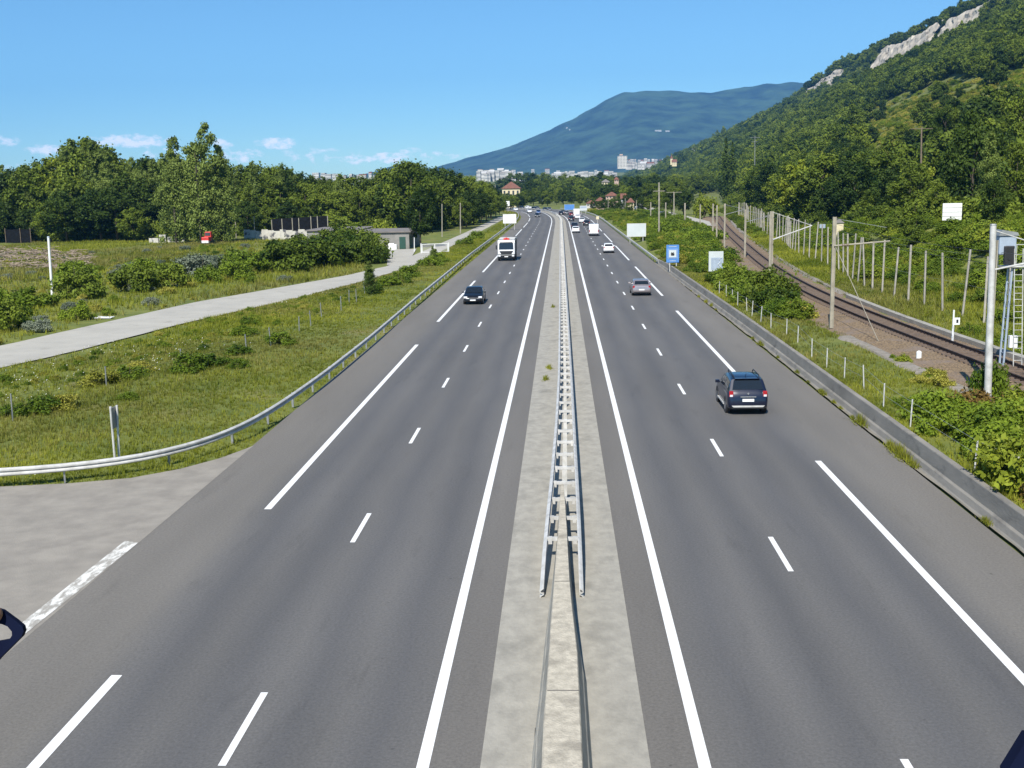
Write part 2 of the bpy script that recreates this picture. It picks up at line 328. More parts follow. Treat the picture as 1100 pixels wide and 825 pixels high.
mb.add([(x, y, .031) for x, y in pl], [tuple(range(len(pl)))]); tag(mb.build('shed_driveway', M['local_road']), kind='structure')
mb = MB(); sr = [(44, 640), (39, 568), (36.5, 474), (36.2, 383), (36, 321), (35.5, 262)]
mb.sweep([(x, y, .86) for x, y in sr], normals2d(sr), [(-2.6, 0), (2.6, 0)], closed=False); tag(mb.build('side_road', M['local_road']), kind='structure')

# ------------------------------------------------------------------ railway course and terrain
_ry = [20, 38, 52, 60, 68, 80, 90, 102, 115, 136, 165, 181, 202, 240, 300, 400]
_rx = [24.6, 23.2, 22.4, 22.1, 21.8, 21.4, 21.4, 21.8, 22.6, 24.3, 27.2, 28.9, 30.9, 35.0, 42, 54]
_fy = np.arange(10, 400, 2.0); _fx = np.interp(_fy, _ry, _rx)
for _ in range(3): _fx = np.convolve(np.pad(_fx, 5, 'edge'), np.ones(11)/11, 'valid')
_fx[:6] = np.interp(_fy[:6], _ry, _rx)
def railx(Y): return float(np.interp(Y, _fy, _fx))
ecl = [(-500,190), (400,190), (1019,192), (1150,182), (1434,178), (1722,174), (2070,152), (2477,133), (2910,117), (3664,100), (4957,94), (6500,80)]
def zedge(Y): return np.interp(Y, [a for a, b in ecl], [b-9 for a, b in ecl])
def sstep(a, b, x):
    t = np.clip((x-a)/(b-a), 0, 1); return t*t*(3-2*t)
_ph = RNG.uniform(0, 6.28, (8, 2))
def lump(X, Y, s):
    z = 0
    for i in range(8):
        k = 1.7**(i % 4); a = i*2.4; z = z+np.sin((X*math.cos(a)+Y*math.sin(a))*k/s+_ph[i, 0])/k
    return z/3
def terrain(X, Y):
    X = np.asarray(X, float); Y = np.asarray(Y, float)
    o = np.interp(Y, _oY, _oX); s = X-o
    z = np.where(Y < 620, -.12, -.02)*np.ones_like(X)
    left = sstep(-12.9, -13.6, s)
    z = z+left*(.13+.10*lump(X, Y, 3.5)*sstep(-14, -17, s))
    rx = np.interp(Y, _fy, _fx)
    # verge behind the wall, and the shrub-grown bank further on
    wallh = np.interp(Y, [150, 175, 230, 420, 520, 560], [.82, .70, .65, .6, .5, 0])
    wid = np.interp(Y, [140, 170], [.12, 3.0])
    right = np.clip((s-13.15)/wid, 0, 1)
    z = z+right*(wallh+.05*lump(X, Y, 2.5)*sstep(14, 16, s))
    # rise beyond the rockfall fence
    bank = sstep(rx+8, rx+26, X)
    z = z+bank*(3.6+.5*lump(X, Y, 7))*sstep(15, 60, Y)*(1-.75*sstep(170, 240, Y))
    lr = sstep(0, .5, np.interp(Y, [p[1] for p in lo_], [p[0] for p in lo_])+.25-X)*sstep(0, .5, X-np.interp(Y, [p[1] for p in up_], [p[0] for p in up_])+.25)*(Y > 40)*(Y < 420)
    drv = (X < -23)*(Y > 154)*(Y < 198)*(X > np.interp(Y, [154, 172, 184, 196], [-24.4, -27.1, -29.3, -32.3]))
    z = z*(1-np.maximum(lr, drv))-.06*np.maximum(lr, drv)
    bl = np.interp(X, [-45, -30, -21, -18, -16, -14.6, -13.6, -13.0, -12.8], [36.0, 37.2, 38.1, 38.6, 39.3, 40.6, 42.2, 43.8, 44.5])
    lay = sstep(.35, -.15, Y-bl)*(X > -60)*(X < -12)
    z = z*(1-lay)-.12*lay
    trk = sstep(-4.8, -4.2, X-rx)*sstep(3.3, 2.7, X-rx)*(X > 14)
    z = z*(1-trk)+np.minimum(z, .62)*trk
    far = 22*sstep(1000, 2300, Y)+38*sstep(2300, 4500, Y)
    return z+far+.0*X
BX = 58.0
def hill(X, Y):
    X = np.asarray(X, float); Y = np.asarray(Y, float); ze = zedge(Y)
    xb = np.maximum(BX, np.interp(Y, [0, 250, 500, 1200], [58, 60, 74, 120]))
    t = (X-xb)/(399-xb)
    body = np.interp(t, [-.3, 0, .05, .5, .86, .93, 1.02, 1.08, 1.6], [-.1, 0, .018, .42, .71, .765, .985, 1.02, 1.12])
    z0 = np.interp(t, [-.3, 0, .1], [0, 2.5, 3])
    z = z0+ze*body+sstep(.05, .4, t)*5*lump(X, Y, 40)
    return np.maximum(z, -1+0*X)
def grid_mesh(name, xs, ys, fz, mats, mi=None):
    X, Y = np.meshgrid(xs, ys); Zv = fz(X, Y); V = np.stack([X.ravel(), Y.ravel(), Zv.ravel()], 1)
    nx, ny = len(xs), len(ys); i = np.arange(nx-1)[None, :]+nx*np.arange(ny-1)[:, None]; i = i.ravel()
    F_ = np.stack([i, i+1, i+nx+1, i+nx], 1)
    return mesh_np(name, V, F_, mats, mi, True)
xs = np.unique(np.concatenate([np.linspace(-6000, -400, 20), np.linspace(-400, -100, 40), np.linspace(-100, -14, 100), [-13.6, -13.2, -12.9, -12, 0, 12, 12.9, 13.15, 13.28], np.linspace(13.8, 70, 80), np.linspace(70, 120, 12), np.linspace(200, 6000, 20)]))
ys = np.unique(np.concatenate([np.linspace(-80, 0, 10), np.linspace(0, 60, 90), np.linspace(60, 250, 170), np.linspace(250, 700, 90), np.linspace(720, 5200, 50), np.linspace(5400, 9000, 6)]))
def tshift(X, Y):
    return terrain(X, Y)
# the grid columns follow the motorway where it bends
Xg, Yg = np.meshgrid(xs, ys); Xs = Xg+np.interp(Yg, _oY, _oX)*(np.abs(Xg) < 60)*(Yg < 602)
Zg = terrain(Xs, Yg); nx = len(xs); i = (np.arange(nx-1)[None, :]+nx*np.arange(len(ys)-1)[:, None]).ravel()
o = link('ground', mesh_np('ground', np.stack([Xs.ravel(), Yg.ravel(), Zg.ravel()], 1), np.stack([i, i+1, i+nx+1, i+nx], 1), [M['ground']], None, True)); tag(o, kind='structure')
hx = np.unique(np.concatenate([np.linspace(54, 330, 60), np.linspace(330, 420, 60), np.linspace(420, 640, 12)])); hy = np.unique(np.concatenate([np.linspace(-60, 900, 110), np.linspace(900, 2600, 220), np.linspace(2650, 6500, 80)]))
def hillr(X, Y):
    t = sstep(360, 372, X)*sstep(408, 400, X)
    return hill(X, Y)
o = link('hillside', grid_mesh('hillside', hx, hy, hillr, [M['hillsoil']])); tag(o, kind='structure')
# cliff: broken limestone band standing proud of the slope below the edge
def cliff_bits():
    mb = MB(); rows = 9; r_ = random.Random(5)
    def face(y0, y1, n, hf):
        V = []
        for a in range(n+1):
            y = y0+(y1-y0)*a/n; zt_ = float(hill(408., y))+1.5; zb_ = float(hill(372., y))-1; e = math.sin(math.pi*min(max(a/n, .03), .97))**.5
            zb2 = zt_-(zt_-zb_)*hf*(.35+.65*e)*r_.uniform(.85, 1.0); bulge = 2.5*math.sin(a*.9)+1.5*math.sin(a*2.3+1)
            for r in range(rows):
                f = r/(rows-1); x = 407.5-(zt_-zb2)*(1-f)*.62+1.5*f-bulge*.5*(1-f)*f-5.0-(1.5 if (a//3) % 2 else 0)+r_.uniform(-1.3, 1.3)-(1.6 if r % 3 == 1 else 0)
                V.append((x, y+r_.uniform(-1.5, 1.5), zb2+(zt_-zb2)*f+r_.uniform(-.8, .8)))
        mb.add(V, [(a*rows+r, a*rows+r+1, (a+1)*rows+r+1, (a+1)*rows+r) for a in range(n) for r in range(rows-1)])
    for c in CLIFFS: face(c[0], c[1], int((c[1]-c[0])/5), c[2])
    return mb.build('cliff', M['stone'], smooth=False)
CLIFFS = [(1090, 1212, .85), (1226, 1450, 1.0), (1620, 1745, .72), (1752, 1870, .62), (1900, 2100, .8)]
tag(cliff_bits(), kind='structure')

# mountain
sil = [(180,205),(300,196),(380,190),(412,182),(430,176),(447,181),(465,181),(500,170),(540,160),(590,140),(620,125),(650,108),(670,99),(720,97),(760,100),(800,93),(850,88),(950,90),(1150,120)]
sp = np.array([atY(u, v, 7500) for u, v in sil])
def mount(X, Y):
    zr = np.interp(X, sp[:, 0], sp[:, 2]); t = (Y-5300)/2200
    prof = np.interp(t, [-.2, 0, .25, .6, .85, 1, 1.3], [-.05, .05, .22, .58, .86, 1, .9])
    n = lump(X, Y*.5, 260)*.06*np.sin(np.clip(t, 0, 1)*math.pi)+lump(X*1.0, Y*.35, 75)*.03*np.clip(t, 0, 1)*(1-np.clip(t-.9, 0, .1)*8)
    return zr*(prof+n)+lump(X, Y, 30)*5
o = link('mountain', grid_mesh('mountain', np.linspace(-2600, 3800, 420), np.linspace(4900, 8100, 160), mount, [M['mount']])); tag(o, kind='structure')

# ------------------------------------------------------------------ vegetation
def unit(v): return v/(np.linalg.norm(v, axis=-1, keepdims=True)+1e-9)
def leaf_quads(C, Rr, n, size, rng, flat=.85, up=.35):
    """n leaf sprays in each clump, thicker towards the clump's skin; returns vertices and quads"""
    k = len(C); d = unit(rng.normal(size=(k, n, 3))); r = np.abs(rng.normal(.72, .30, (k, n, 1)))
    p = C[:, None, :]+d*r*Rr[:, None, None]*np.array([1, 1, flat])
    p = p.reshape(-1, 3); nn = unit(d.reshape(-1, 3)*.75+rng.normal(size=p.shape)*.55+np.array([0, 0, up]))
    t = unit(np.cross(nn, rng.normal(size=p.shape))); b = np.cross(nn, t)
    s = size*rng.uniform(.6, 1.3, (len(p), 1))
    V = np.stack([p-t*s, p-b*s*.55+nn*s*.12, p+t*s, p+b*s*.55+nn*s*.12], 1).reshape(-1, 3)
    return V, np.arange(len(V)).reshape(-1, 4)
def crown_clumps(kind, rng, h, r):
    C, R_ = [], []
    if kind == 'round':
        n = int(64)
        while len(C) < n:
            d = unit(rng.normal(size=3)); q = rng.uniform(.35, 1)**.5
            z = .58+d[2]*.42*q
            w = (1-.25*max(0, z-.6)/.4)*(.72+.28*min(1, max(0, z-.12)/.25))
            if z < .13: continue
            C.append((d[0]*r*q*w, d[1]*r*q*w, z*h)); R_.append(r*rng.uniform(.15, .32))
    elif kind == 'poplar':
        for L_ in range(int(rng.integers(3, 5))):
            bx, by = rng.normal(size=2)*r*.17; lx, ly = rng.normal(size=2)*.028*h; top = h*rng.uniform(.62, .9) if L_ else h
            for t in np.linspace(.08, .99, 24):
                w = r*.72*(.36+.8*math.sin(math.pi*min(1, t*.82+.16))**.8)
                for _r in range(2 if t > .5 else 1):
                    a = rng.uniform(0, 6.28); q = w*rng.uniform(.15, .8)
                    C.append((bx+lx*t+math.cos(a)*q, by+ly*t+math.sin(a)*q, t*top-rng.uniform(0, .03)*h)); R_.append(max(.42, w*rng.uniform(.28, .50)))
    elif kind == 'conifer':
        for t in np.linspace(.06, .98, 34):
            w = r*(1-t)**.85+.15; a = rng.uniform(0, 6.28); q = w*rng.uniform(.2, .65)
            C.append((math.cos(a)*q, math.sin(a)*q, t*h)); R_.append(max(.3, w*.5))
    elif kind == 'bush':
        while len(C) < 24:
            d = unit(rng.normal(size=3)); d[2] = abs(d[2]); q = rng.uniform(.3, 1)**.5
            C.append((d[0]*r*q, d[1]*r*q, (.12+d[2]*.66*q)*h)); R_.append(min(r, h)*rng.uniform(.18, .38))
    return np.array(C), np.array(R_)
def trunk_mesh(name, rng, h, C, mt, r0, k=5):
    mb = MB(); lean = rng.normal(size=2)*.02*h
    mb.tube([(0, 0, -.3), (lean[0]*.3, lean[1]*.3, h*.3), (lean[0]*.7, lean[1]*.7, h*.62), (lean[0], lean[1], h*.76)], [r0, r0*.75, r0*.42, r0*.12], 7)
    for c in C[rng.choice(len(C), k, replace=False)]:
        z = max(.15*h, c[2]-.22*h); mb.tube([(lean[0]*.5, lean[1]*.5, z), (c[0]*.5, c[1]*.5, (z+c[2])/2+.02*h), c], [r0*.36, r0*.22, r0*.07], 5)
    return mesh_np(name, np.array(mb.v), mb.f, [mt], None, True)
def proto(kind, seed, h, r, n, size, leafm, bark=None, r0=.25):
    rng = np.random.default_rng(seed); C, R_ = crown_clumps(kind, rng, h, r)
    V, F_ = leaf_quads(C, R_, n, size, rng, up=.3); V[:, 2] = np.maximum(V[:, 2], .02)
    cm = mesh_np('crown', V, F_, [leafm])
    return dict(crown=cm, trunk=trunk_mesh('trunk', rng, h, C, bark or M['bark'], r0), h=h, r=r)
def hidden_variants(kinds):
    col = bpy.data.collections.new('tree_variants')
    for k, p in enumerate(kinds):
        o = bpy.data.objects.new('variant_%02d' % k, p['crown']); col.objects.link(o)
    return col
def plant(p, x, y, z, h, rz, label, cat, group, name, wide=1.0, parts=True):
    s = h/p['h']
    o = thing(name, (x, y, z), label, cat, group, rz); o.scale = (s*wide, s*wide, s)
    link('crown', p['crown'], o)
    if parts: link('trunk', p['trunk'], o)
    return o
def hz(u): return 412.5-FPX*math.tan(PITCH)-math.tan(ROLL)*(u-550)

TP = {}
for k in range(4): TP['pop%d' % k] = proto('poplar', 20+k, 22, 4.6, 150, .26, M['leaf_pop'], M['bark'], .32)
for k in range(4): TP['rnd%d' % k] = proto('round', 40+k, 15, 5.2, 125, .31, M['leaf_mid'], M['bark'], .3)
for k in range(3): TP['drk%d' % k] = proto('round', 60+k, 15, 5.0, 125, .31, M['leaf_dark'], M['bark'], .3)
for k in range(2): TP['lit%d' % k] = proto('round', 70+k, 14, 4.8, 140, .33, M['leaf_lite'], M['bark'], .28)
TP['con0'] = proto('conifer', 80, 17, 3.2, 130, .30, M['leaf_dark'], M['bark'], .25)
TP['con1'] = proto('conifer', 81, 17, 2.6, 130, .30, M['leaf_dark'], M['bark'], .25)
TP['bir0'] = proto('poplar', 90, 20, 4.2, 130, .30, M['leaf_pop'], M['birch'], .24)
for k in range(3): TP['hil%d' % k] = proto('round', 100+k, 11, 4.8, 60, .48, M['leaf_mid'], M['bark'], .25)
for k in range(2): TP['hid%d' % k] = proto('round', 110+k, 11, 4.6, 60, .48, M['leaf_dark'], M['bark'], .25)
TP['hil3'] = proto('round', 120, 10, 4.6, 60, .46, M['leaf_lite'], M['bark'], .22)
TP['hip0'] = proto('poplar', 121, 14, 3.4, 46, .44, M['leaf_mid'], M['bark'], .22)
BP = {}
for k in range(3): BP['mid%d' % k] = proto('bush', 200+k, 2.6, 2.0, 130, .13, M['leaf_bush'], M['bark'], .05)
for k in range(3): BP['drk%d' % k] = proto('bush', 210+k, 3.4, 2.4, 170, .17, M['leaf_mid'], M['bark'], .06)
BP['gry0'] = proto('bush', 220, 3.0, 2.4, 170, .14, M['leaf_grey'], M['bark'], .06)
BP['yel0'] = proto('bush', 221, 2.2, 2.0, 120, .14, M['leaf_scrub'], M['bark'], .05)
BP['rus0'] = proto('bush', 222, 1.6, 1.3, 70, .10, M['leaf_rust'], M['bark'], .04)
BP['brm0'] = proto('bush', 223, 1.6, 1.7, 150, .10, M['leaf_bush'], M['bark'], .04)
BP['brm1'] = proto('bush', 224, 1.4, 1.9, 150, .10, M['leaf_bush'], M['bark'], .04)
BP['lit0'] = proto('bush', 225, 2.4, 1.9, 110, .15, M['leaf_lite'], M['bark'], .05)
NT = [0]
# left wood: two or three ranks behind the meadow, following the photographed outline
tl_u = [-40, 0, 25, 45, 70, 85, 100, 125, 150, 175, 200, 240, 262, 285, 310, 330, 355, 380, 400, 420, 445, 470, 490, 510, 528, 540]
tl_v = [182, 180, 177, 175, 168, 156, 152, 168, 176, 172, 170, 172, 180, 178, 179, 188, 191, 191, 188, 181, 175, 180, 186, 190, 198, 212]
tl_y = [268, 268, 267, 266, 265, 265, 264, 264, 265, 266, 268, 270, 272, 275, 276, 278, 282, 285, 288, 285, 282, 300, 325, 350, 400, 450]
labs = {'pop': ('tall poplar with upright feathery crown in the left-hand wood beyond the meadow', 'tree', 'tall_poplar'),
        'rnd': ('mid-green broad-leaved tree in the left-hand wood beyond the meadow', 'tree', 'broadleaf_tree'),
        'drk': ('dark green broad-leaved tree in the left-hand wood beyond the meadow', 'tree', 'broadleaf_tree'),
        'lit': ('yellow-green broad-leaved tree in the left-hand wood beyond the meadow', 'tree', 'broadleaf_tree')}
def wood_tree(u, vtop, Y, kinds, grp, lab=None, wide=1.0):
    k = rnd.choice(kinds); p = TP[k]; b = atY(u, hz(u), Y); t = atY(u, vtop, Y)
    z = float(terrain(b[0], Y)); h = max(4.0, t[2]-z); l = labs[k[:3]]
    NT[0] += 1
    return plant(p, b[0], Y, z, h, rnd.uniform(0, 6.28), lab or l[0], l[1], grp, l[2], wide*rnd.uniform(.9, 1.15))
pops = ['pop0', 'pop1', 'pop2', 'pop3']; rnds = ['rnd0', 'rnd1', 'rnd2', 'rnd3']; drks = ['drk0', 'drk1', 'drk2']
for row, (dy, f0, f1, st) in enumerate([(18, .97, 1.04, 11), (0, .72, .95, 12.5), (-14, .40, .62, 21)]):
    u = -38+row*4
    while u < 538:
        v = float(np.interp(u, tl_u, tl_v)); Y = float(np.interp(u, tl_u, tl_y))+dy+rnd.uniform(-5, 5)
        base = hz(u)+CH/Y*FPX; vt = base-(base-v)*rnd.uniform(f0, f1)
        if row == 2 and (u > 330 or 150 < u < 260): u += st; continue
        kinds = (pops*4+rnds+drks) if u < 260 else (rnds*2+drks+pops[:1])
        if row == 2: kinds = drks+rnds
        wood_tree(u, vt, Y, kinds, 'trees of the left-hand wood', wide=1.0 if row < 2 else 1.25)
        u += st*rnd.uniform(.8, 1.2)
for u, v, Y in [(28,177,262),(68,162,268),(92,158,270),(122,163,262),(138,172,268),(151,169,262),(164,170,266),(276,173,272),(300,177,276),(318,181,280),(362,187,284),(-8,178,266)]: wood_tree(u, v, Y, pops, 'trees of the left-hand wood', wide=.72)
# the trees that stand out of the wood
def lone(u, vb, vt, kind, label, name='tall_poplar', wide=1.0, Y=None, rz=None):
    g = G(u, vb, 0); Y = Y or g[1]; b = atY(u, hz(u), Y); t = atY(u, vt, Y); z = float(terrain(b[0], Y)); NT[0] += 1
    return plant(TP[kind], b[0], Y, z, t[2]-z, rnd.uniform(0, 6.28) if rz is None else rz, label, 'tree', None, name, wide)
lone(213, 262, 132, 'pop1', 'tallest poplar on the left, feathery top rising above all its neighbours', wide=.80)
lone(186, 262, 146, 'pop2', 'tall leaning poplar just left of the tallest one, pointed top', wide=.78)
lone(235, 261, 155, 'pop3', 'dark broad tree tucked against the right side of the tallest poplar', 'broadleaf_tree', wide=.85)
lone(104, 256, 150, 'bir0', 'tall tree with a pale bare lower trunk in the left-hand wood', 'birch_tree', wide=1.1)
lone(82, 256, 149, 'pop0', 'tall poplar with a broad rounded top near the pale-trunked tree', wide=.9)
lone(60, 257, 165, 'lit0', 'lighter yellow-green tree left of the pale-trunked tree', 'broadleaf_tree', wide=.9)
lone(450, 266, 203, 'drk0', 'dark bushy tree standing right beside the grey flat-roofed shed', 'broadleaf_tree', wide=.75)
lone(440, 250, 172, 'rnd2', 'broad mid-green tree whose top stands highest behind the shed', 'broadleaf_tree', wide=1.1)
lone(485, 243, 184, 'rnd0', 'rounded tree behind the two slender poles beyond the white gate', 'broadleaf_tree', wide=1.1)
# roadside trees on the left where the motorway bends away
for u, Y, v in [(500,300,205),(508,320,206),(516,335,203),(522,360,202),(527,380,206),(532,410,207),(536,440,210),(496,290,212),(540,470,214),(511,340,196),(524,400,198)]:
    wood_tree(u, v, Y, rnds+drks, 'roadside trees on the left before the bend', 'mid-green roadside tree on the left where the motorway starts to bend')
# woods straight ahead, behind the bend
for Y, v0, v1, ua, ub, st in [(650, 201, 210, 566, 650, 8), (720, 193, 203, 570, 668, 8.5), (860, 188, 196, 575, 700, 9), (1050, 184, 191, 540, 740, 10), (620, 206, 211, 535, 566, 9)]:
    u = ua
    while u < ub:
        wood_tree(u, rnd.uniform(v0, v1), Y+rnd.uniform(-25, 25), rnds*2+drks*2+['lit0'], 'trees of the wood behind the bend', 'dense green tree in the wood behind the bend of the motorway', wide=1.25)
        u += st*rnd.uniform(.75, 1.25)
# woods between the motorway and the hill foot
for Y, v0, v1, ua, ub, st in [(420, 203, 213, 676, 712, 11), (500, 196, 206, 672, 735, 10), (620, 188, 198, 660, 745, 10), (380, 196, 206, 722, 745, 10), (760, 184, 190, 690, 760, 10)]:
    u = ua
    while u < ub:
        wood_tree(u, rnd.uniform(v0, v1), Y+rnd.uniform(-15, 15), rnds*2+drks+['lit0', 'lit1'], 'trees of the valley wood at the hill foot', 'broad-leaved tree of the valley wood between motorway and hill foot', wide=1.2)
        u += st*rnd.uniform(.75, 1.25)
def hz_at(Y, X): return float(max(terrain(X, Y), hill(X, Y)))
# hill foot: the dark tall edge of the wood along the railway
labs['hil'] = ('broad-leaved tree at the dark foot of the wooded hill behind the railway', 'tree', 'broadleaf_tree')
def hill_tree(kind, x, y, h, label, group, wide=1.0, parts=True, name='broadleaf_tree'):
    z = hz_at(y, x)-.2; NT[0] += 1
    return plant(TP[kind], x, y, z, h, rnd.uniform(0, 6.28), label, 'tree', group, name, wide, parts)
Yv = 185.0
while Yv < 470:
    for k in range(2):
        x = max(railx(min(Yv, 399))+17, 55)+k*9+rnd.uniform(-2.5, 2.5)
        if Yv > 399: x = 72+k*9+(Yv-399)*.15
        hill_tree(rnd.choice(rnds+drks+['lit1']), x, Yv+rnd.uniform(-3, 3), rnd.uniform(10, 15)*(1 if Yv > 210 else .75), labs['hil'][0], 'trees along the foot of the hill', 1.15)
    Yv += 9.5
for u, vt, Y in [(779, 148, 520), (786, 153, 520), (733, 190, 700)]:
    b = atY(u, 200, Y); t = atY(u, vt, Y); z = hz_at(Y, b[0]); NT[0] += 1
    plant(TP['con0'], b[0], Y, z, max(8, t[2]-z), 0, {779: 'tallest dark pointed conifer on the lower hillside', 786: 'slightly shorter dark conifer right beside the tallest pointed one', 733: 'small dark conifer in the valley wood left of the pointed pair'}[u], 'tree', None, 'conifer_tree', .8)
b = atY(757, 225, 330); z = hz_at(330, b[0]); plant(BP['lit0'], b[0], 330, z, 8, 0, 'bright yellow-green bush at the hill foot right of the T-shaped pole', 'bush', None, 'bush', .6)

# ---- the hillside wood: scatter, nearest ones as things, the rest as one mass
def project(P):
    W = P-CAM; d = W@_D; return 550+FPX*(W@_SX)/d, 412.5-FPX*(W@_SY)/d, d
pts = []
for (r0, r1, spc) in [(0, 420, 6.6), (420, 900, 8.0), (900, 1650, 10.5), (1650, 5200, 17)]:
    gx = np.arange(60, 470, spc); gy = np.arange(100, 5200, spc)
    gy = gy[(gy < r1+30)]; X, Y = np.meshgrid(gx, gy); X = X.ravel()+RNG.uniform(-.45, .45, X.size)*spc; Y = Y.ravel()+RNG.uniform(-.45, .45, Y.size)*spc
    d = np.hypot(X, Y); k = (d >= r0) & (d < r1); X, Y = X[k], Y[k]
    foot = np.maximum(BX, np.interp(Y, [0, 250, 500, 1200], [58, 60, 74, 120]))+10
    k = X > foot; X, Y = X[k], Y[k]
    k = np.ones(len(X), bool)
    for c0, c1, hf in CLIFFS: k &= ~((X > 405-hf*46+5*np.sin(Y*.07)) & (X < 408) & (Y > c0-5) & (Y < c1+5))
    X, Y = X[k], Y[k]
    Zc = hill(X, Y); pts.append(np.stack([X, Y, Zc, np.full_like(X, spc)], 1))
pts = np.concatenate(pts); u, v, d = project(pts[:, :3]); k = (u > 640) & (u < 1190) & (v > -60) & (d > 20); pts = pts[k]; u = u[k]; v = v[k]; d = d[k]
def inpoly(x, y, poly):
    c = np.zeros(len(x), bool); n = len(poly)
    for i in range(n):
        x1, y1 = poly[i]; x2, y2 = poly[(i+1) % n]
        c ^= ((y1 > y) != (y2 > y)) & (x < (x2-x1)*(y-y1)/(y2-y1+1e-9)+x1)
    return c
scrub = inpoly(u, v, [(918,175),(928,130),(960,118),(1010,96),(1060,84),(1190,50),(1190,275),(985,275),(975,236),(955,228)])
psz = 9*FPX/d
order = np.argsort(-psz*(~scrub))
nind = max(60, 296-NT[0]); ind = set()
hillkinds = ['hil0', 'hil1', 'hil2', 'hid0', 'hid1', 'hil3', 'hip0']
for i in order:
    if len(ind) >= nind: break
    if scrub[i] and RNG.random() > .18: continue
    ind.add(int(i)); kd = hillkinds[int(RNG.choice(7, p=[.22, .2, .2, .12, .1, .08, .08]))] if d[i] > 420 else ['rnd0', 'rnd1', 'rnd2', 'drk0', 'drk1', 'lit0', 'rnd3'][int(RNG.choice(7, p=[.2, .16, .16, .18, .14, .06, .1]))]
    if u[i] > 1000 and RNG.random() < .2: kd = 'lit1'
    p = TP[kd]; h = RNG.uniform(8, 13)
    plant(p, pts[i, 0], pts[i, 1], pts[i, 2]-.3, h, RNG.uniform(0, 6.28), 'broad-leaved tree in the dense wood on the steep hillside right of the railway', 'tree', 'trees of the hillside wood', 'hillside_tree', RNG.uniform(.95, 1.2), parts=False)
def scatter(name, P, kind, rot, scl, protos, label_kind):
    me = bpy.data.meshes.new(name); me.vertices.add(len(P)); me.vertices.foreach_set('co', np.asarray(P, dtype=np.float32).ravel())
    for nm, ty, val in (('pick', 'INT', kind), ('turn', 'FLOAT', rot), ('size', 'FLOAT', scl)):
        a = me.attributes.new(nm, ty, 'POINT'); a.data.foreach_set('value', np.asarray(val, dtype=np.int32 if ty == 'INT' else np.float32))
    me.update(); o = link(name, me); tag(o, kind='stuff'); tag(o, label_kind)
    ng = bpy.data.node_groups.new(name+'_nodes', 'GeometryNodeTree')
    ng.interface.new_socket('Geometry', in_out='INPUT', socket_type='NodeSocketGeometry'); ng.interface.new_socket('Geometry', in_out='OUTPUT', socket_type='NodeSocketGeometry')
    N = ng.nodes; L = ng.links; gi = N.new('NodeGroupInput'); go = N.new('NodeGroupOutput'); ip = N.new('GeometryNodeInstanceOnPoints'); ci = N.new('GeometryNodeCollectionInfo')
    ci.inputs['Collection'].default_value = hidden_variants(protos); ci.inputs['Separate Children'].default_value = True; ci.inputs['Reset Children'].default_value = True
    def attr(nm, ty):
        a = N.new('GeometryNodeInputNamedAttribute'); a.data_type = ty; a.inputs['Name'].default_value = nm; return a.outputs['Attribute']
    cx = N.new('ShaderNodeCombineXYZ'); L.new(attr('turn', 'FLOAT'), cx.inputs['Z'])
    L.new(gi.outputs[0], ip.inputs['Points']); L.new(ci.outputs[0], ip.inputs['Instance']); ip.inputs['Pick Instance'].default_value = True
    L.new(attr('pick', 'INT'), ip.inputs['Instance Index']); L.new(cx.outputs[0], ip.inputs['Rotation']); L.new(attr('size', 'FLOAT'), ip.inputs['Scale']); L.new(ip.outputs[0], go.inputs[0])
    md = o.modifiers.new('scatter', 'NODES'); md.node_group = ng
    return o
rest = np.array([i for i in range(len(pts)) if i not in ind]); sc_r = scrub[rest]
protos = [TP[k] for k in hillkinds]+[BP['yel0'], BP['lit0'], BP['mid0']]
kd = RNG.choice(7, len(rest), p=[.22, .2, .2, .14, .12, .06, .06])
sz = RNG.uniform(.75, 1.2, len(rest))*np.where(pts[rest, 3] > 15, 1.75, np.where(pts[rest, 3] > 10, 1.2, 1.0))
sb = rest[sc_r & (RNG.random(len(rest)) < .9)]
fr = np.isin(rest, sb); jit = 14*lump(pts[rest, 0], pts[rest, 1], 14); yel = inpoly(u[rest]+jit*1.6, v[rest]+jit*.8, [(922,158),(932,122),(975,106),(1010,93),(1060,82),(1110,74),(1110,118),(1062,130),(1012,180),(960,185)])
kd[fr] = RNG.choice([7, 7, 7, 8, 9], fr.sum()); sz[fr] = RNG.uniform(.6, 1.3, fr.sum())
kd[yel] = RNG.choice([7, 7, 8, 9, 9], yel.sum()); sz[yel] = RNG.uniform(.45, 1.35, yel.sum()); tr_ = yel & (RNG.random(len(rest)) < .09); kd[tr_] = RNG.integers(0, 6, tr_.sum()); sz[tr_] = RNG.uniform(.45, .8, tr_.sum())
PP = pts[rest, :3].copy(); PP[:, 2] -= .3
scatter('hillside_wood', PP, kd, RNG.uniform(0, 6.28, len(rest)), sz, protos, 'wood covering the upper hillside')
# extra scrub between
k = np.where(scrub)[0]; ex = np.repeat(pts[k], 5, 0); ex[:, :2] += RNG.uniform(-3.4, 3.4, (len(ex), 2)); ex[:, 2] = hill(ex[:, 0], ex[:, 1])-.15
scatter('hillside_scrub', ex[:, :3], RNG.choice(3, len(ex), p=[.5, .28, .22]), RNG.uniform(0, 6.28, len(ex)), RNG.uniform(.35, 1.0, len(ex)), [BP['yel0'], BP['lit0'], BP['mid1']], 'yellow-green scrub on the open part of the hillside')

def hit(u, v):
    r = ray(u, v); tt = 20.0
    while tt < 3000:
        p = CAM+r*tt
        if p[2] < max(float(terrain(p[0], p[1])), float(hill(p[0], p[1])) if p[0] > 56 else -9): return p
        tt += .5
    return p
SIGN = hit(1022, 242)

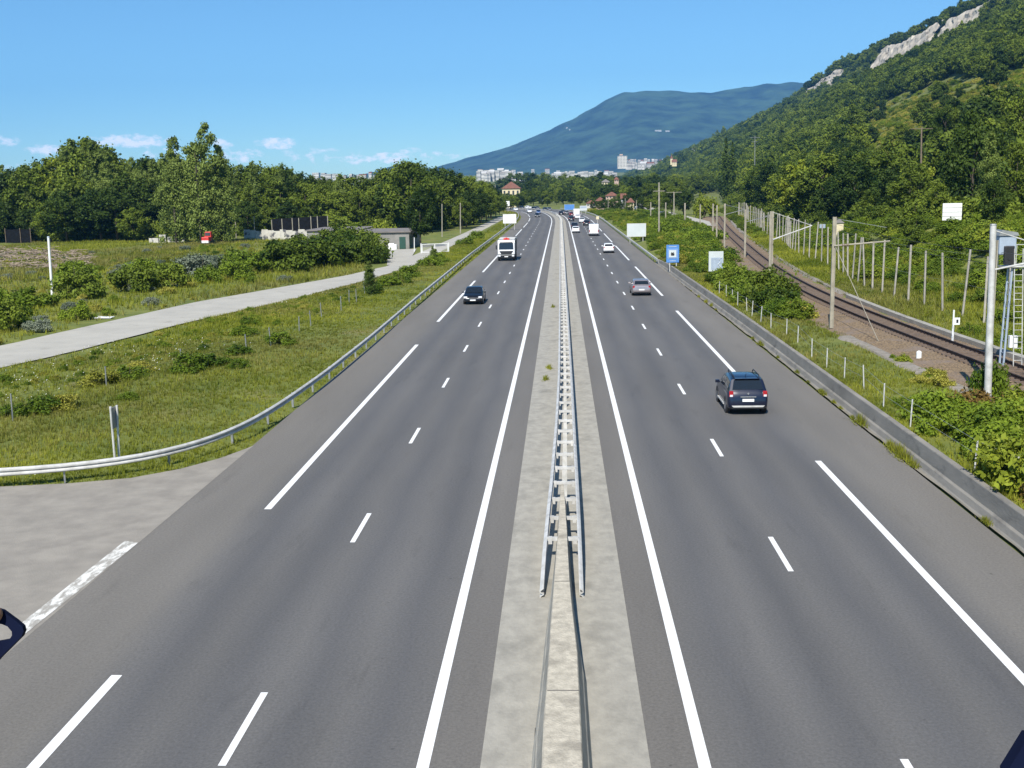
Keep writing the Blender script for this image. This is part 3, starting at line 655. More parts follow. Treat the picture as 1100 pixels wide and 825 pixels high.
def clear_sign(x, y):
    t = np.asarray(y)/SIGN[1]; return (np.abs(np.asarray(x)-SIGN[0]*t) < 2.6) & (np.asarray(y) < SIGN[1]+1) & (np.asarray(y) > SIGN[1]-9)
# single trees standing in the open scrub
for u, v, vt, kd, lb in [(1042,238,118,'drk0','tall dark tree, highest of those standing in the scrub above the fence'),(1056,240,140,'pop1','narrow tree right of the tallest dark one in the scrub'),(1088,238,150,'rnd2','rounded tree near the right edge of the picture in the scrub'),(1066,246,186,'drk1','smaller dark tree below the narrow one in the scrub'),(1005,240,190,'rnd0','round low tree left of the ribbed sign on the bank'),(1072,215,135,'drk2','dark tree between the narrow one and the right edge'),(985,232,178,'drk1','dark tree beside the tall wooden pole on the hillside'),(1098,190,95,'rnd1','tree at the right edge of the picture higher up the slope'),(1015,170,112,'rnd3','tree in the middle of the yellow-green scrub, above the ribbed sign')]:
    p = hit(u, v); t = atY(u, vt, p[1]); plant(TP[kd], p[0], p[1], p[2]-.3, max(5, t[2]-p[2]), rnd.uniform(0, 6.28), lb, 'tree', None, 'scrub_tree', .8)

# ---- bushes
def bush(kind, x, y, h, label, group=None, wide=1.0, z=None):
    zz = float(terrain(x, y))-.05 if z is None else z
    return plant(BP[kind], x, y, zz, h, rnd.uniform(0, 6.28), label, 'bush', group, 'bush', wide)
mids = ['mid0', 'mid1', 'mid2']; dbs = ['drk0', 'drk1', 'drk2']
# left of the local road
LB = [(-43.5,84,3.0,'drk0'),(-47,90,3.4,'mid0'),(-41,92,2.0,'mid1'),(-49,112,3.4,'drk1'),(-46,118,3.6,'drk2'),(-44,123,3.2,'drk0'),(-41.5,129,2.6,'mid2'),(-50,103,2.6,'mid1'),(-54,96,2.4,'mid0'),(-39.2,133,2.6,'mid0'),(-60,110,2.0,'mid2'),
      (-35.5,146,4.8,'drk1'),(-34.2,151,5.0,'drk2'),(-38,149,4.6,'drk0'),(-31.3,158,4.6,'drk1'),(-33.0,156,5.2,'drk2'),(-31,166,4.6,'mid2'),(-41,142,4.0,'mid2'),(-36.5,158,5,'drk0'),(-56,126,3.4,'mid1'),(-62,140,2.6,'mid0'),(-52,138,3.2,'mid2')]
for x, y, h, k in LB:
    bush(k, x, y, h, 'leafy green bush on the far side of the pale local road', 'bushes beyond the local road', rnd.uniform(.9, 1.2))
for x, y, h in [(-45.5,140,3.6),(-47.5,143,3.2)]: bush('gry0', x, y, h, 'silvery grey-leaved bush among the green bushes beyond the local road', 'silvery bushes', 1.1)
for x, y, h in [(-29.2,170,4.6),(-31,176,4.8),(-33.5,172,5.4),(-33.4,180,5.0),(-37,184,5.4),(-28.6,163,4.4),(-27.4,158.5,3.4),(-31.5,165,5.0)]: bush('drk1', x, y, h, 'large dark green bush in front of the grey shed', 'bushes in front of the shed', 1.0)
bush('gry0', -31.8, 163, 4.4, 'silvery willow bush just in front of the shed', None, .9)
bush('lit0', -34.5, 217, 5.2, 'pale yellow-green bush rising behind the shed roof', None, .8)
# between local road and motorway
for u, v, h, k in [(205,398,1.3,'mid0'),(232,392,1.0,'mid1'),(262,360,1.0,'mid2'),(268,348,.9,'mid1'),(45,440,1.0,'mid0'),(70,436,.9,'yel0'),(20,443,.9,'mid1'),(110,412,1.0,'yel0'),(140,405,1.0,'mid1'),(150,398,.8,'yel0'),(138,427,.6,'mid2'),(300,370,1.1,'mid0'),(258,381,.9,'mid2'),(402,312,1.2,'mid1'),(418,306,1.4,'mid2'),(428,303,1.6,'mid1'),(440,296,1.6,'mid0'),(462,285,1.8,'mid2'),(470,281,1.6,'mid0'),(257,395,.7,'mid0'),(500,262,2.0,'mid1'),(512,256,2.0,'mid0')]:
    g = G(u, v, .1); bush(k, g[0], g[1], h, 'low wild bush in the grass strip between the local road and the motorway', 'bushes of the left verge', 1.25)
g = G(399, 316, .1); plant(TP['pop3'], g[0], g[1], .05, 3.4, 1, 'small upright sapling at the end of the low wire fence', 'tree', None, 'sapling', 1.2)
g = G(466, 284, .1); plant(TP['pop2'], g[0], g[1], .05, 2.6, 1, 'tiny sapling beside the local road in front of the white gate', 'tree', None, 'sapling', 1.2)
# right verge: shrub bank between motorway and railway
yy = 82.0
while yy < 420:
    n = 3 if yy < 200 else 4
    for k in range(n):
        lo_x, hi_x = offx(yy)+16.5, min(railx(min(yy, 398))-4.2, 34)
        x = lo_x+(hi_x-lo_x)*(k+rnd.uniform(.0, .9))/n
        if hi_x-lo_x < 1.0: continue
        if 118 < yy < 136 and 15 < x < 17: continue
        h = rnd.uniform(1.0, 2.0) if yy < 140 else rnd.uniform(1.3, 2.5)
        if x < lo_x+3: h *= .6
        bush(rnd.choice(mids*2+['brm0', 'brm1', 'lit0']), x, yy+rnd.uniform(-2, 2), h, 'green bush on the overgrown bank between the motorway and the railway', 'bushes of the right-hand bank', 1.35)
    yy += 5.5 if yy < 200 else 9
for x, y, h, k in [(16.4,88,3.3,'drk0'),(16.0,84,2.5,'drk2'),(17.0,92,3.2,'drk1'),(15.6,96,2.3,'mid0'),(15.8,102,2.6,'drk1'),(16.6,108,2.6,'mid1'),(15.9,91,2.4,'mid2')]:
    bush(k, x, y, h, 'dark bushy shrub beside the paired catenary posts', 'dark shrubs by the paired posts', 1.0)
for x, y, h, k in [(15.3,44.5,1.5,'brm0'),(16.5,43.5,1.3,'brm1'),(15.0,42.0,1.2,'brm1'),(16.4,41.4,1.5,'brm0'),(17.6,42.6,1.4,'brm0'),(17.9,44.6,1.2,'brm1'),(18.6,41.2,1.6,'brm0'),(17.2,39.2,1.2,'brm1'),(15.2,39.4,.8,'brm1'),(19.3,43.6,1.6,'brm0'),(19.6,39.5,1.7,'brm1'),(16.6,46.6,.9,'brm1'),(14.9,47.8,.6,'brm1'),(18.4,37.6,1.3,'brm0'),(20.5,41.5,1.5,'brm1')]:
    bush(k, x, y, h, 'leafy bramble thicket on the verge below the signal mast', 'brambles on the right verge', .95)
for x, y, h in [(19.9,45.6,1.3),(20.5,43.9,1.5),(18.7,46.2,.8),(15.6,40.4,.7)]: bush('rus0', x, y, h, 'reddish-brown weed clump among the brambles by the ballast', 'russet weeds')
bush('brm0', 19.1, 49.5, 2.0, 'ivy climbing the foot of the steel catenary post', None, .42)
# bank beyond the rockfall fence
for k in range(95):
    y = rnd.uniform(62, 205); x = railx(y)+rnd.uniform(8.2, 30); a = x-railx(y)
    if clear_sign(x, y): continue
    bush(rnd.choice(mids*3+['lit0', 'drk1', 'brm1']), x, y, rnd.uniform(1.0, 1.9)+(.5 if a > 16 else 0), 'green bush on the overgrown bank behind the row of tall fence posts', 'bushes on the bank behind the fence', 1.5)
for x, y, h in [(SIGN[0]+4.2,SIGN[1]+4,4.5),(SIGN[0]+6,SIGN[1]+1,5.5),(SIGN[0]-5.5,SIGN[1]+7,3.2),(SIGN[0]+1,SIGN[1]+10,5),(SIGN[0]-2,SIGN[1]+9,4)]:
    bush('drk2', x, y, h, 'tall rounded dark bush beside the sign on the bank', 'tall bushes by the bank sign', 1.0)
for y, dx in [(58,3.6),(62,3.9),(66,4.4),(63,4.8),(71,4.0),(54,4.6)]: bush('mid1', railx(y)+dx, y, rnd.uniform(.7, 1.2), 'small weed bush in the grass along the far side of the track', 'weeds by the track', 1.0)

# low undergrowth too dense to count
def under(name, n, fn, kinds, smin, smax, seed, lab, zf=None):
    rng = np.random.default_rng(seed); x, y = fn(rng, n); z = (zf or terrain)(x, y)-.05
    scatter(name, np.stack([x, y, z], 1), rng.integers(0, len(kinds), len(x)), rng.uniform(0, 6.28, len(x)), rng.uniform(smin, smax, len(x))*(1+.3*np.clip(lump(x, y, 9), -1, 1)), [BP[k] for k in kinds], lab)
def u_bank(rng, n):
    y = 50+rng.uniform(0, 1, n)**1.2*180; x = np.interp(y, _fy, _fx)+rng.uniform(9.5, 32, n); k = (rng.uniform(0, 1, n) < .6+.4*lump(x, y, 8)) & ~clear_sign(x, y); return x[k], y[k]
under('bank_undergrowth', 1500, u_bank, ['mid0', 'mid1', 'mid2', 'brm0', 'lit0', 'brm1'], .35, .75, 31, 'bramble cover on the bank behind the rockfall fence')
def u_right(rng, n):
    y = 80+rng.uniform(0, 1, n)**1.2*380; o = np.interp(y, _oY, _oX); lo = o+np.interp(y, [80, 104, 112, 150, 170], [15.6, 15.4, 14.4, 14.4, 14.6]); hi = np.minimum(np.interp(y, _fy, _fx)-4.0, 33.2); x = lo+(hi-lo)*rng.uniform(0, 1, n)**.9; k = (hi > lo) & ~((x > 14.5) & (x < 19.5) & (y > 112) & (y < 124)) & ~((x < 16) & (y > 127) & (y < 134)) & ~((x < 15.8) & (y > 190) & (y < 206)); return x[k], y[k]
under('verge_undergrowth', 1700, u_right, ['mid0', 'mid1', 'mid2', 'brm0', 'brm1', 'lit0', 'yel0'], .22, .62, 32, 'bramble and weed cover on the bank right of the motorway')
def u_lfield(rng, n):
    y = 64+rng.uniform(0, 1, n)**1.2*150; x = rng.uniform(-125, -22, n); k = (x < np.interp(y, [p[1] for p in up_], [p[0] for p in up_])-1.0) & ~((x > -40) & (y > 138)); k &= lump(x, y, 16)+rng.uniform(-.5, .5, n) > .0; return x[k], y[k]
under('meadow_weeds', 1500, u_lfield, ['yel0', 'mid1', 'mid2', 'yel0', 'gry0'], .12, .42, 33, 'tall weeds in the meadow beyond the local road')
def u_lverge(rng, n):
    y = 46+rng.uniform(0, 1, n)**1.5*210; x = np.interp(y, [p[1] for p in lo_], [p[0] for p in lo_])+.8+rng.uniform(0, 1, n)*8; k = (x < -15.5) & (lump(x, y, 5)+rng.uniform(-.6, .6, n) > .15); return x[k], y[k]
under('verge_weeds', 900, u_lverge, ['yel0', 'mid1', 'mid2', 'brm0'], .06, .22, 34, 'weeds in the grass strip beside the local road')
def u_wood(rng, n):
    u = rng.uniform(-40, 500, n); y = np.interp(u, tl_u, tl_y)+rng.uniform(-8, 26, n); x = np.array([atY(a, 230, b)[0] for a, b in zip(u, y)]); return x, y
under('wood_undergrowth', 420, u_wood, ['drk0', 'drk1', 'drk2', 'mid0'], .8, 1.7, 35, 'dark undergrowth along the edge of the left-hand wood')
def u_trk(rng, n):
    y = 34+rng.uniform(0, 1, n)**1.2*110; x = np.interp(y, _fy, _fx)-3.5-np.abs(rng.normal(0, .8, n)); k = lump(x, y, 4)+rng.uniform(-.5, .5, n) > -.05; return x[k], y[k]
under('trackside_weeds', 420, u_trk, ['brm0', 'mid1', 'yel0', 'brm1', 'lit0'], .12, .36, 38, 'weeds creeping onto the near edge of the ballast')
def u_brm(rng, n):
    y = rng.uniform(30, 50, n); x = 14.5+rng.uniform(0, 1, n)*6.0; k = lump(x, y, 5)+rng.uniform(-.5, .5, n)-np.where(y > 46, .5, 0)-np.where(x < 15.0, .35, 0) > -.1; return x[k], y[k]
under('bramble_cover', 130, u_brm, ['brm0', 'brm1', 'brm0', 'rus0', 'lit0'], .35, .8, 39, 'low bramble cover on the near right verge')
def u_far(rng, n):
    y = rng.uniform(195, 420, n); x = np.interp(y, _fy, _fx)+3.6+rng.uniform(0, 22, n); return x, y
under('far_trackside_undergrowth', 900, u_far, ['mid0', 'mid1', 'lit0', 'yel0', 'drk0'], .2, .7, 37, 'weeds and bushes beside the far part of the track', lambda x, y: np.maximum(terrain(x, y), hill(x, y)))
def u_foot(rng, n):
    y = rng.uniform(180, 480, n); x = np.maximum(np.interp(y, _fy, _fx)+14, 50)+rng.uniform(0, 14, n); return x, y
under('hill_foot_undergrowth', 260, u_foot, ['drk0', 'drk1', 'drk2'], .7, 1.4, 36, 'dark undergrowth at the foot of the hill', lambda x, y: np.maximum(terrain(x, y), hill(x, y)))
for u, v, Y in [(536,207.5,575),(541,209,560),(546,208,580),(551,209.5,565),(556,208.5,585),(561,206,590),(539,211,540),(548,212,545)]: wood_tree(u, v, Y, ['rnd0', 'rnd1', 'drk0'], 'trees in front of the red-roofed house', 'low green tree in front of the cream house with the red-brown roof', wide=1.3)
for u, v, Y in [(638,215,460),(644,217,455),(649,214,455),(656,213,460),(661,212,455),(666,217,420),(676,218.5,400),(650,198.5,600),(656,197,600),(645,198,600)]: wood_tree(u, v, Y, ['rnd0', 'rnd1', 'drk0', 'drk1'], 'trees among the houses by the side road', 'green tree among the houses beside the side road', wide=1.25)

# ---- grass: tufts of blades
def grass(name, areas, mats, rngseed, hmin, hmax, blades=6):
    rng = np.random.default_rng(rngseed); Vs = []; mis = []
    for fn, cnt, hs in areas:
        x, y = fn(rng, cnt); z = terrain(x, y)
        dens = lump(x*1.0, y*1.0, 4.0)+rng.uniform(-.5, .8, len(x)); k = dens > -.35; x, y, z = x[k], y[k], z[k]
        hh = rng.uniform(hmin, hmax, len(x))*hs*(1+.5*np.clip(lump(x, y, 6), -1, 1))
        d = np.hypot(x, y); wide = np.clip(d/60, .8, 2.6)
        for b in range(blades):
            a = rng.uniform(0, 6.28, len(x)); q = rng.uniform(0, .12, len(x))*wide; lean = rng.uniform(.1, .75, len(x))*hh
            px, py = x+np.cos(a)*q, y+np.sin(a)*q; w = .014*wide*rng.uniform(.7, 1.5, len(x)); t = a+1.57
            V = np.stack([np.stack([px-np.cos(t)*w, py-np.sin(t)*w, z-.02], 1), np.stack([px+np.cos(t)*w, py+np.sin(t)*w, z-.02], 1), np.stack([px+np.cos(a)*lean, py+np.sin(a)*lean, z+hh*rng.uniform(.6, 1, len(x))], 1)], 1)
            Vs.append(V.reshape(-1, 3)); 
            dry = (lump(x*1.3+50, y*.8, 9)+rng.uniform(-.4, .4, len(x))) > .22
            mis.append(dry.astype(int))
    V = np.concatenate(Vs); o = link(name, mesh_np(name, V, np.arange(len(V)).reshape(-1, 3), mats, np.concatenate(mis))); return tag(o, kind='stuff')
def lroad_hi(y): return np.interp(y, [p[1] for p in lo_], [p[0] for p in lo_])
def lroad_lo(y): return np.interp(y, [p[1] for p in up_], [p[0] for p in up_])
_ry_ = np.array([p[1] for p in rail_pts]); _rx_ = np.array([p[0] for p in rail_pts])
def a_lverge(rng, n):
    y = 36+rng.uniform(0, 1, n)**1.7*190; x = rng.uniform(-40, -13.0, n); k = (x > lroad_hi(y)+.15)
    lim = np.interp(x, [-40, -30, -21, -18, -16, -14.6, -13.6, -13.0], [37.0, 37.2, 38.1, 38.6, 39.3, 40.6, 42.2, 44.0]); k &= y > lim
    return x[k], y[k]
def a_lfield(rng, n):
    y = 60+rng.uniform(0, 1, n)**1.3*190; x = rng.uniform(-120, -22, n); k = (x < lroad_lo(y)-.2) & ~((x > -36) & (y > 142) & (x > -36+(y-190)*-.25)); return x[k], y[k]
def a_rverge(rng, n):
    y = 16+rng.uniform(0, 1, n)**1.6*142; x = 13.45+rng.uniform(0, 1, n)**1.2*8; k = x < np.interp(y, _fy, _fx)-3.3-lump(x, y, 3)*.6; return x[k], y[k]
def a_rfar(rng, n):
    y = 40+rng.uniform(0, 1, n)**1.3*180; rx = np.interp(y, _fy, _fx); x = rx+2.7+rng.uniform(0, 12, n); return x, y
def a_lfar(rng, n):
    y = rng.uniform(220, 560, n); x = np.interp(y, _oY, _oX)-13.2-rng.uniform(0, 5, n); return x, y
grass('grass', [(a_lverge, 90000, 1.0), (a_rverge, 42000, .9), (a_lfar, 6000, 1.3)], [M['grass'], M['grass_dry']], 5, .10, .30)
grass('tall_grass', [(a_lfield, 60000, 1.5), (a_rfar, 26000, 1.3)], [M['grass'], M['grass_dry']], 6, .2, .5)
def flowers():
    rng = np.random.default_rng(8); x, y = a_lverge(rng, 2600); k = lump(x, y, 7) > .25; x, y = x[k], y[k]; z = terrain(x, y)+.22
    s = rng.uniform(.02, .045, len(x)); V = np.stack([np.stack([x-s, y, z], 1), np.stack([x, y-s, z], 1), np.stack([x+s, y, z+s], 1), np.stack([x, y+s, z+s], 1)], 1).reshape(-1, 3)
    tag(link('wild_flowers', mesh_np('wild_flowers', V, np.arange(len(V)).reshape(-1, 4), [M['flower']])), kind='stuff')
flowers()

# ------------------------------------------------------------------ barriers and fences
def resample(P, step):
    P = np.array(P, float); d = np.r_[0, np.cumsum(np.linalg.norm(np.diff(P, axis=0), axis=1))]; n = int(d[-1]/step)+1
    t = np.arange(n)*step; return np.stack([np.interp(t, d, P[:, i]) for i in range(P.shape[1])], 1)
def smooth(P, k=5, it=3):
    P = np.array(P, float)
    for _ in range(it):
        Q = np.stack([np.convolve(np.pad(P[:, i], k//2, 'edge'), np.ones(k)/k, 'valid') for i in range(P.shape[1])], 1); Q[0], Q[-1] = P[0], P[-1]; P = Q
    return P
WB = [(0,.43),(.035,.45),(.085,.485),(.085,.53),(.04,.56),(.0,.585),(.04,.61),(.085,.64),(.085,.69),(.035,.725),(0,.745),(-.02,.74),(.015,.715),(.06,.68),(.06,.65),(.015,.61),(-.025,.585),(.015,.555),(.06,.525),(.06,.49),(.015,.455),(-.02,.435)]
WBR = [(-a, b) for a, b in WB][::-1]
POSTM = mesh_np('post', *(lambda b: (np.array(b.v), b.f))(MB().box((0, 0, .34), (.10, .06, .72)).box((.06, 0, .585), (.07, .09, .22))), [M['steel_dark']])
def guardrail(pts, label, flip=1, cover=None):
    P = smooth(resample(pts, 1.0), 5, 3); n = normals2d(P)
    t = thing('guardrail', (0, 0, 0), label, 'guardrail'); mb = MB()
    mb.sweep(np.c_[P[:, :2], np.zeros(len(P))], n, WB if flip > 0 else WBR); mb.build('rail_beam', M['steel'], t, smooth=True, angle=50)
    Q = resample(P, 4.0); nq = normals2d(Q)
    for i in range(0, min(len(Q), 100)):
        o = link('post', POSTM, t); o.location = (Q[i, 0]-flip*nq[i, 0]*.11, Q[i, 1]-flip*nq[i, 1]*.11, 0); o.rotation_euler.z = math.atan2(nq[i, 1], nq[i, 0])+(0 if flip > 0 else math.pi)
    return t
tail, _ = path(170, 470); nn = normals2d(tail); tail = tail+np.c_[nn*-13.65, np.zeros(len(nn))]
guardrail([(-26, 37.0, 0), (-23, 37.4, 0)]+[(p[0], p[1], 0) for p in rail_pts]+[tuple(p) for p in tail], 'steel guardrail along the left hard shoulder, curving round the pale lay-by')
P, nn = path(148, 520); P = P+np.c_[nn*12.75, np.zeros(len(nn))]
guardrail([tuple(p) for p in P], 'steel guardrail carrying on beyond the concrete wall on the right', -1)
# median: twin rails with cross spacers
def median():
    t = thing('median_guardrail', (0, 0, 0), 'twin steel guardrail with ladder-like cross spacers in the middle of the motorway', 'guardrail')
    P, n = path(27, 560); ys = P[:, 1]; k = ys < 300
    def rail(lat, flip):
        off = np.interp(ys, [27, 36, 46, 58, 83, 400], lat); z = np.interp(ys, [27, 28.5, 30], [-.50, -.12, 0])
        Q = np.c_[P[:, 0]+n[:, 0]*off, P[:, 1]+n[:, 1]*off, z]
        dense = [];
        Qd = resample(Q, 2.0); mb = MB(); mb.sweep(Qd, normals2d(Qd), WB if flip > 0 else WBR); mb.build('rail_beam', M['steel'], t, smooth=True, angle=50)
    rail([-.55, -.36, -.22, -.13, -.11, -.11], -1); rail([.40, .42, .43, .44, .45, .45], 1)
    pm = MB().box((0, 0, .33), (.12, .07, .66)).box((0, 0, .60), (.50, .09, .10)).box((-.2, 0, .56), (.06, .12, .2)).box((.2, 0, .56), (.06, .12, .2))
    me = mesh_np('post', np.array(pm.v), pm.f, [M['steel']]); rest = MB(); i = 0; y = 30.0
    while y < 420:
        x = offx(y)+np.interp(y, [27, 36, 46, 58, 83, 400], [-.07, .03, .105, .155, .17, .17]); w = np.interp(y, [27, 36, 46, 58, 83], [1.85, 1.5, 1.25, 1.1, 1.08])
        if i < 100: o = link('post', me, t); o.location = (x, y, 0); o.scale = (w, 1, 1)
        else: rest.box((x, y, .33), (.12, .07, .66)); rest.box((x, y, .60), (.54, .09, .10))
        i += 1; y += 2.0
    o = rest.build('post', M['steel'], t); tag(o, kind='stuff')
median()
def barrier():
    mb = MB(); ys = [-40, 10, 17, 19, 21.8, 24, 26.3, 30, 33, 35.4]
    V = []; prof = [(-1.0,0),(-.97,.06),(-.92,.12),(-.86,.34),(-.82,.36),(-.62,.78),(-.58,.81),(.56,.81),(.60,.78),(.80,.36),(.85,.33),(.92,.12),(1.0,0)]
    L_ = [.62,.62,.62,.60,.50,.44,.36,.22,.16,.06]; R_ = [.52,.52,.52,.50,.48,.36,.26,.20,.14,.06]
    n = len(prof)
    yy = np.unique(np.r_[np.arange(-40, 35, 1.0), ys])
    for y in yy:
        l = np.interp(y, ys, L_); r = np.interp(y, ys, R_)
        for a, b in prof: V.append((-.03+(a*l if a < 0 else a*r)+rnd.uniform(-.004, .004), y, b*np.interp(y, [-40, 26, 35.4], [1, 1, .9])))
    for k in range(n-1): mb.add([V[i*n+k+j] for i in range(len(yy)) for j in (0, 1)], [(2*i, 2*i+1, 2*i+3, 2*i+2) for i in range(len(yy)-1)], 0 if 5 <= k <= 7 else 1)
    mb.add([(-.60, -40, .025), (-.588, -40, .05), (-.588, 20, .05), (-.60, 20, .025)], [(0,1,2,3)], 2)
    for y in np.arange(-34, 30, 6.0):
        a = float(np.interp(y, ys, L_)); b = float(np.interp(y, ys, R_)); mb.box((-.03+(b-a)*.28, y, .8115), ((a+b)*.57, .022, .004), 0, 2)
    tag(mb.build('concrete_barrier', [M['barrier'], M['concrete'], M['black']]), 'pale concrete barrier in the middle of the road tapering to a point between the guardrails', 'barrier')
barrier()
_rw = np.random.default_rng(77)
def weed_mesh():  # one weed tuft of loose grass blades, not a bush
    V = []; mi = []
    for k in range(260):
        a = _rw.uniform(0, 6.28); q = abs(_rw.normal(0, .16)); x, y = math.cos(a)*q*.7, math.sin(a)*q*2.0; h = _rw.uniform(.08, .42)*(1.1-min(1, q*2)); l = _rw.uniform(0, .22); w = _rw.uniform(.008, .02); t = _rw.uniform(0, 6.28); c = _rw.uniform(0, 6.28)
        V += [(x-math.cos(t)*w, y-math.sin(t)*w, 0), (x+math.cos(t)*w, y+math.sin(t)*w, 0), (x+math.cos(c)*l, y+math.sin(c)*l, max(.03, h))]; mi.append(int(_rw.random() < .3))
    return mesh_np('weed_tuft', np.array(V), np.arange(len(V)).reshape(-1, 3), [M['grass'], M['grass_dry']], mi)
WEEDS = [weed_mesh() for _ in range(3)]
def weed(x, y, s, label, group=None):
    o = link('weed_tuft', rnd.choice(WEEDS)); o.location = (x, y, .006); o.scale = (s*1.1, s*1.3, s); o.rotation_euler.z = rnd.choice([0, math.pi])+rnd.uniform(-.15, .15)
    return tag(o, label, 'weed', group)
def rwall():
    P, n = path(-20, 152); P = resample(P, 1.5); n = normals2d(P)
    off = np.interp(P[:, 1], [-20, 80, 152], [12.78, 13.0, 12.7]); hh = np.interp(P[:, 1], [-20, 138, 152], [1, 1, .55])
    prof = [(0,0),(.05,.05),(.12,.24),(.19,.30),(.25,.80),(.27,.83),(.47,.83),(.49,.80),(.49,-.2)]
    V = []; k = len(prof)
    for i in range(len(P)):
        for a, b in prof: V.append((P[i, 0]+off[i]+a+rnd.uniform(-.006, .006), P[i, 1], b*hh[i]))
    mb = MB(); mb.add(V, [(i*k+j, (i+1)*k+j, (i+1)*k+j+1, i*k+j+1) for i in range(len(P)-1) for j in range(k-1)]+[tuple(range((len(P)-1)*k, len(P)*k)), tuple(range(k-1, -1, -1))])
    tag(mb.build('concrete_wall', M['wall']), 'low grey stained concrete wall along the right hard shoulder', 'wall')
    mb = MB(); V = []
    for i in range(len(P)):
        V.append((P[i, 0]+off[i]-.10+rnd.uniform(-.06, .06), P[i, 1], .006)); V.append((P[i, 0]+off[i]+.02, P[i, 1], .006))
    mb.add(V, [(2*i, 2*i+1, 2*i+3, 2*i+2) for i in range(len(P)-1)]); tag(mb.build('road_edge_dirt', M['dirt']), kind='structure')
    # weeds rooted in the joint
    for y in [40.2, 41.2, 42.1, 43.0, 47.6, 48.8, 51, 52.4, 54.6, 55.4, 58, 61, 66.5, 72, 75, 93, 96, 99, 104, 110]+[33.2]:
        weed(np.interp(y, [-20, 80, 152], [12.78, 13.0, 12.7])-.07+rnd.uniform(-.06, .05), y, rnd.uniform(.35, 1.0)*(1.25 if 41 < y < 49 else .9), 'ragged weed tuft growing in the joint at the foot of the concrete wall', 'weeds at the foot of the wall')
rwall()
for u, v in [(590, 396), (586, 408), (594, 330)]:
    g = G(u, v, 0); weed(g[0], g[1], .8, {590: 'upper of the two weed tufts on the median paving left of the guardrail', 586: 'lower of the two weed tufts on the median paving left of the guardrail', 594: 'flat weed tuft farther along the median paving by the left rail'}[u])

def wire_fence(P, h, w, label, m_post, wires, base=None, z=None, name='wire_fence'):
    t = thing(name, (0, 0, 0), label, 'fence'); tops = []
    me = None
    mb = MB().tube([(0, 0, -.2), (0, 0, 1)], w, 6); me = mesh_np('post', np.array(mb.v), mb.f, [m_post], None, True, 60)
    for (x, y) in P:
        o = link('post', me, t); zz = float(terrain(x, y)) if z is None else z
        hh = h*rnd.uniform(.9, 1.05); o.location = (x, y, zz); o.scale = (1, 1, hh); o.rotation_euler = (rnd.uniform(-.05, .05), rnd.uniform(-.05, .05), rnd.uniform(0, 3)); tops.append((x, y, zz))
    mb = MB()
    for f in wires: mb.tube([(a, b, c+h*f) for a, b, c in tops], .006, 3)
    mb.build('wire', M['steel_dark'], t); return t
fp = [G(u, v, .75)[:2] for u, v in [(1091,523),(1047,503),(978,457),(949,437),(928,417),(907,406),(888,394),(872,383),(857,367),(845,359)]]
y = fp[-1][1]+3.4
while y < 100: fp.append((14.1+rnd.uniform(-.15, .15), y)); y += 3.5
wire_fence(fp, 1.12, .032, 'low wire fence on thin white posts behind the right-hand concrete wall', M['fpost'], [.5, .9])
lp = [(-27.0, 44)]+[tuple(G(u, v, .1)[:2]) for u, v in [(13.6,448.6),(114.5,414.5),(194.4,395),(265,379),(291,371),(321.5,355.5),(334,350),(345.5,341),(366.7,333.6),(375,325),(383,324),(391.8,315)]]
wire_fence(lp, 1.25, .04, 'low wire fence on thin grey posts in the grass between local road and motorway', M['steel_dark'], [.45, .85])
# rockfall fence
rp = []
y = 62.0
while y < 330: rp.append((railx(y)+6.6+.5*math.sin(y*.11), y)); y += 3.6 if y < 120 else 4.2
t = wire_fence([p for p in rp], 4.6, .085, 'long row of tall slim concrete fence posts beyond the railway track', M['post'], [.96, .5], name='rockfall_fence')

# ------------------------------------------------------------------ railway
def sheet(name, lat0, lat1, y0, y1, z, m, jag=0, kind='structure', bump=0):
    P = np.array([(railx(y), y, z) for y in np.arange(y0, y1, 1.5)]); n = normals2d(P); mb = MB(); V = []
    lats = np.linspace(lat0, lat1, 5)
    for p, q in zip(P, n):
        for j, a in enumerate(lats):
            e = rnd.uniform(-jag, jag) if j in (0, 4) else 0; zz = z+(bump*rnd.uniform(-1, 1) if 0 < j < 4 else -.25 if bump else 0)
            V.append((p[0]+q[0]*(a+e), p[1]+q[1]*(a+e), zz))
    mb.add(V, [(5*i+j, 5*i+j+1, 5*i+j+6, 5*i+j+5) for i in range(len(P)-1) for j in range(4)])
    return tag(mb.build(name, m, smooth=True), kind=kind)
sheet('railway_ballast', -4.2, 2.6, 12, 340, .86, M['ballast'], .35, bump=.03)
M['gravel'] = mat('grey_gravel', (.30,.27,.23), (.20,.175,.14), 3, .95, bump=.6, bscale=10)
sheet('gravel_path', -4.6, -3.3, 12, 72, .775, M['gravel'], .5, bump=.02)
sheet('gravel_path', 2.55, 3.3, 30, 300, .80, M['gravel'], .3, bump=.02)
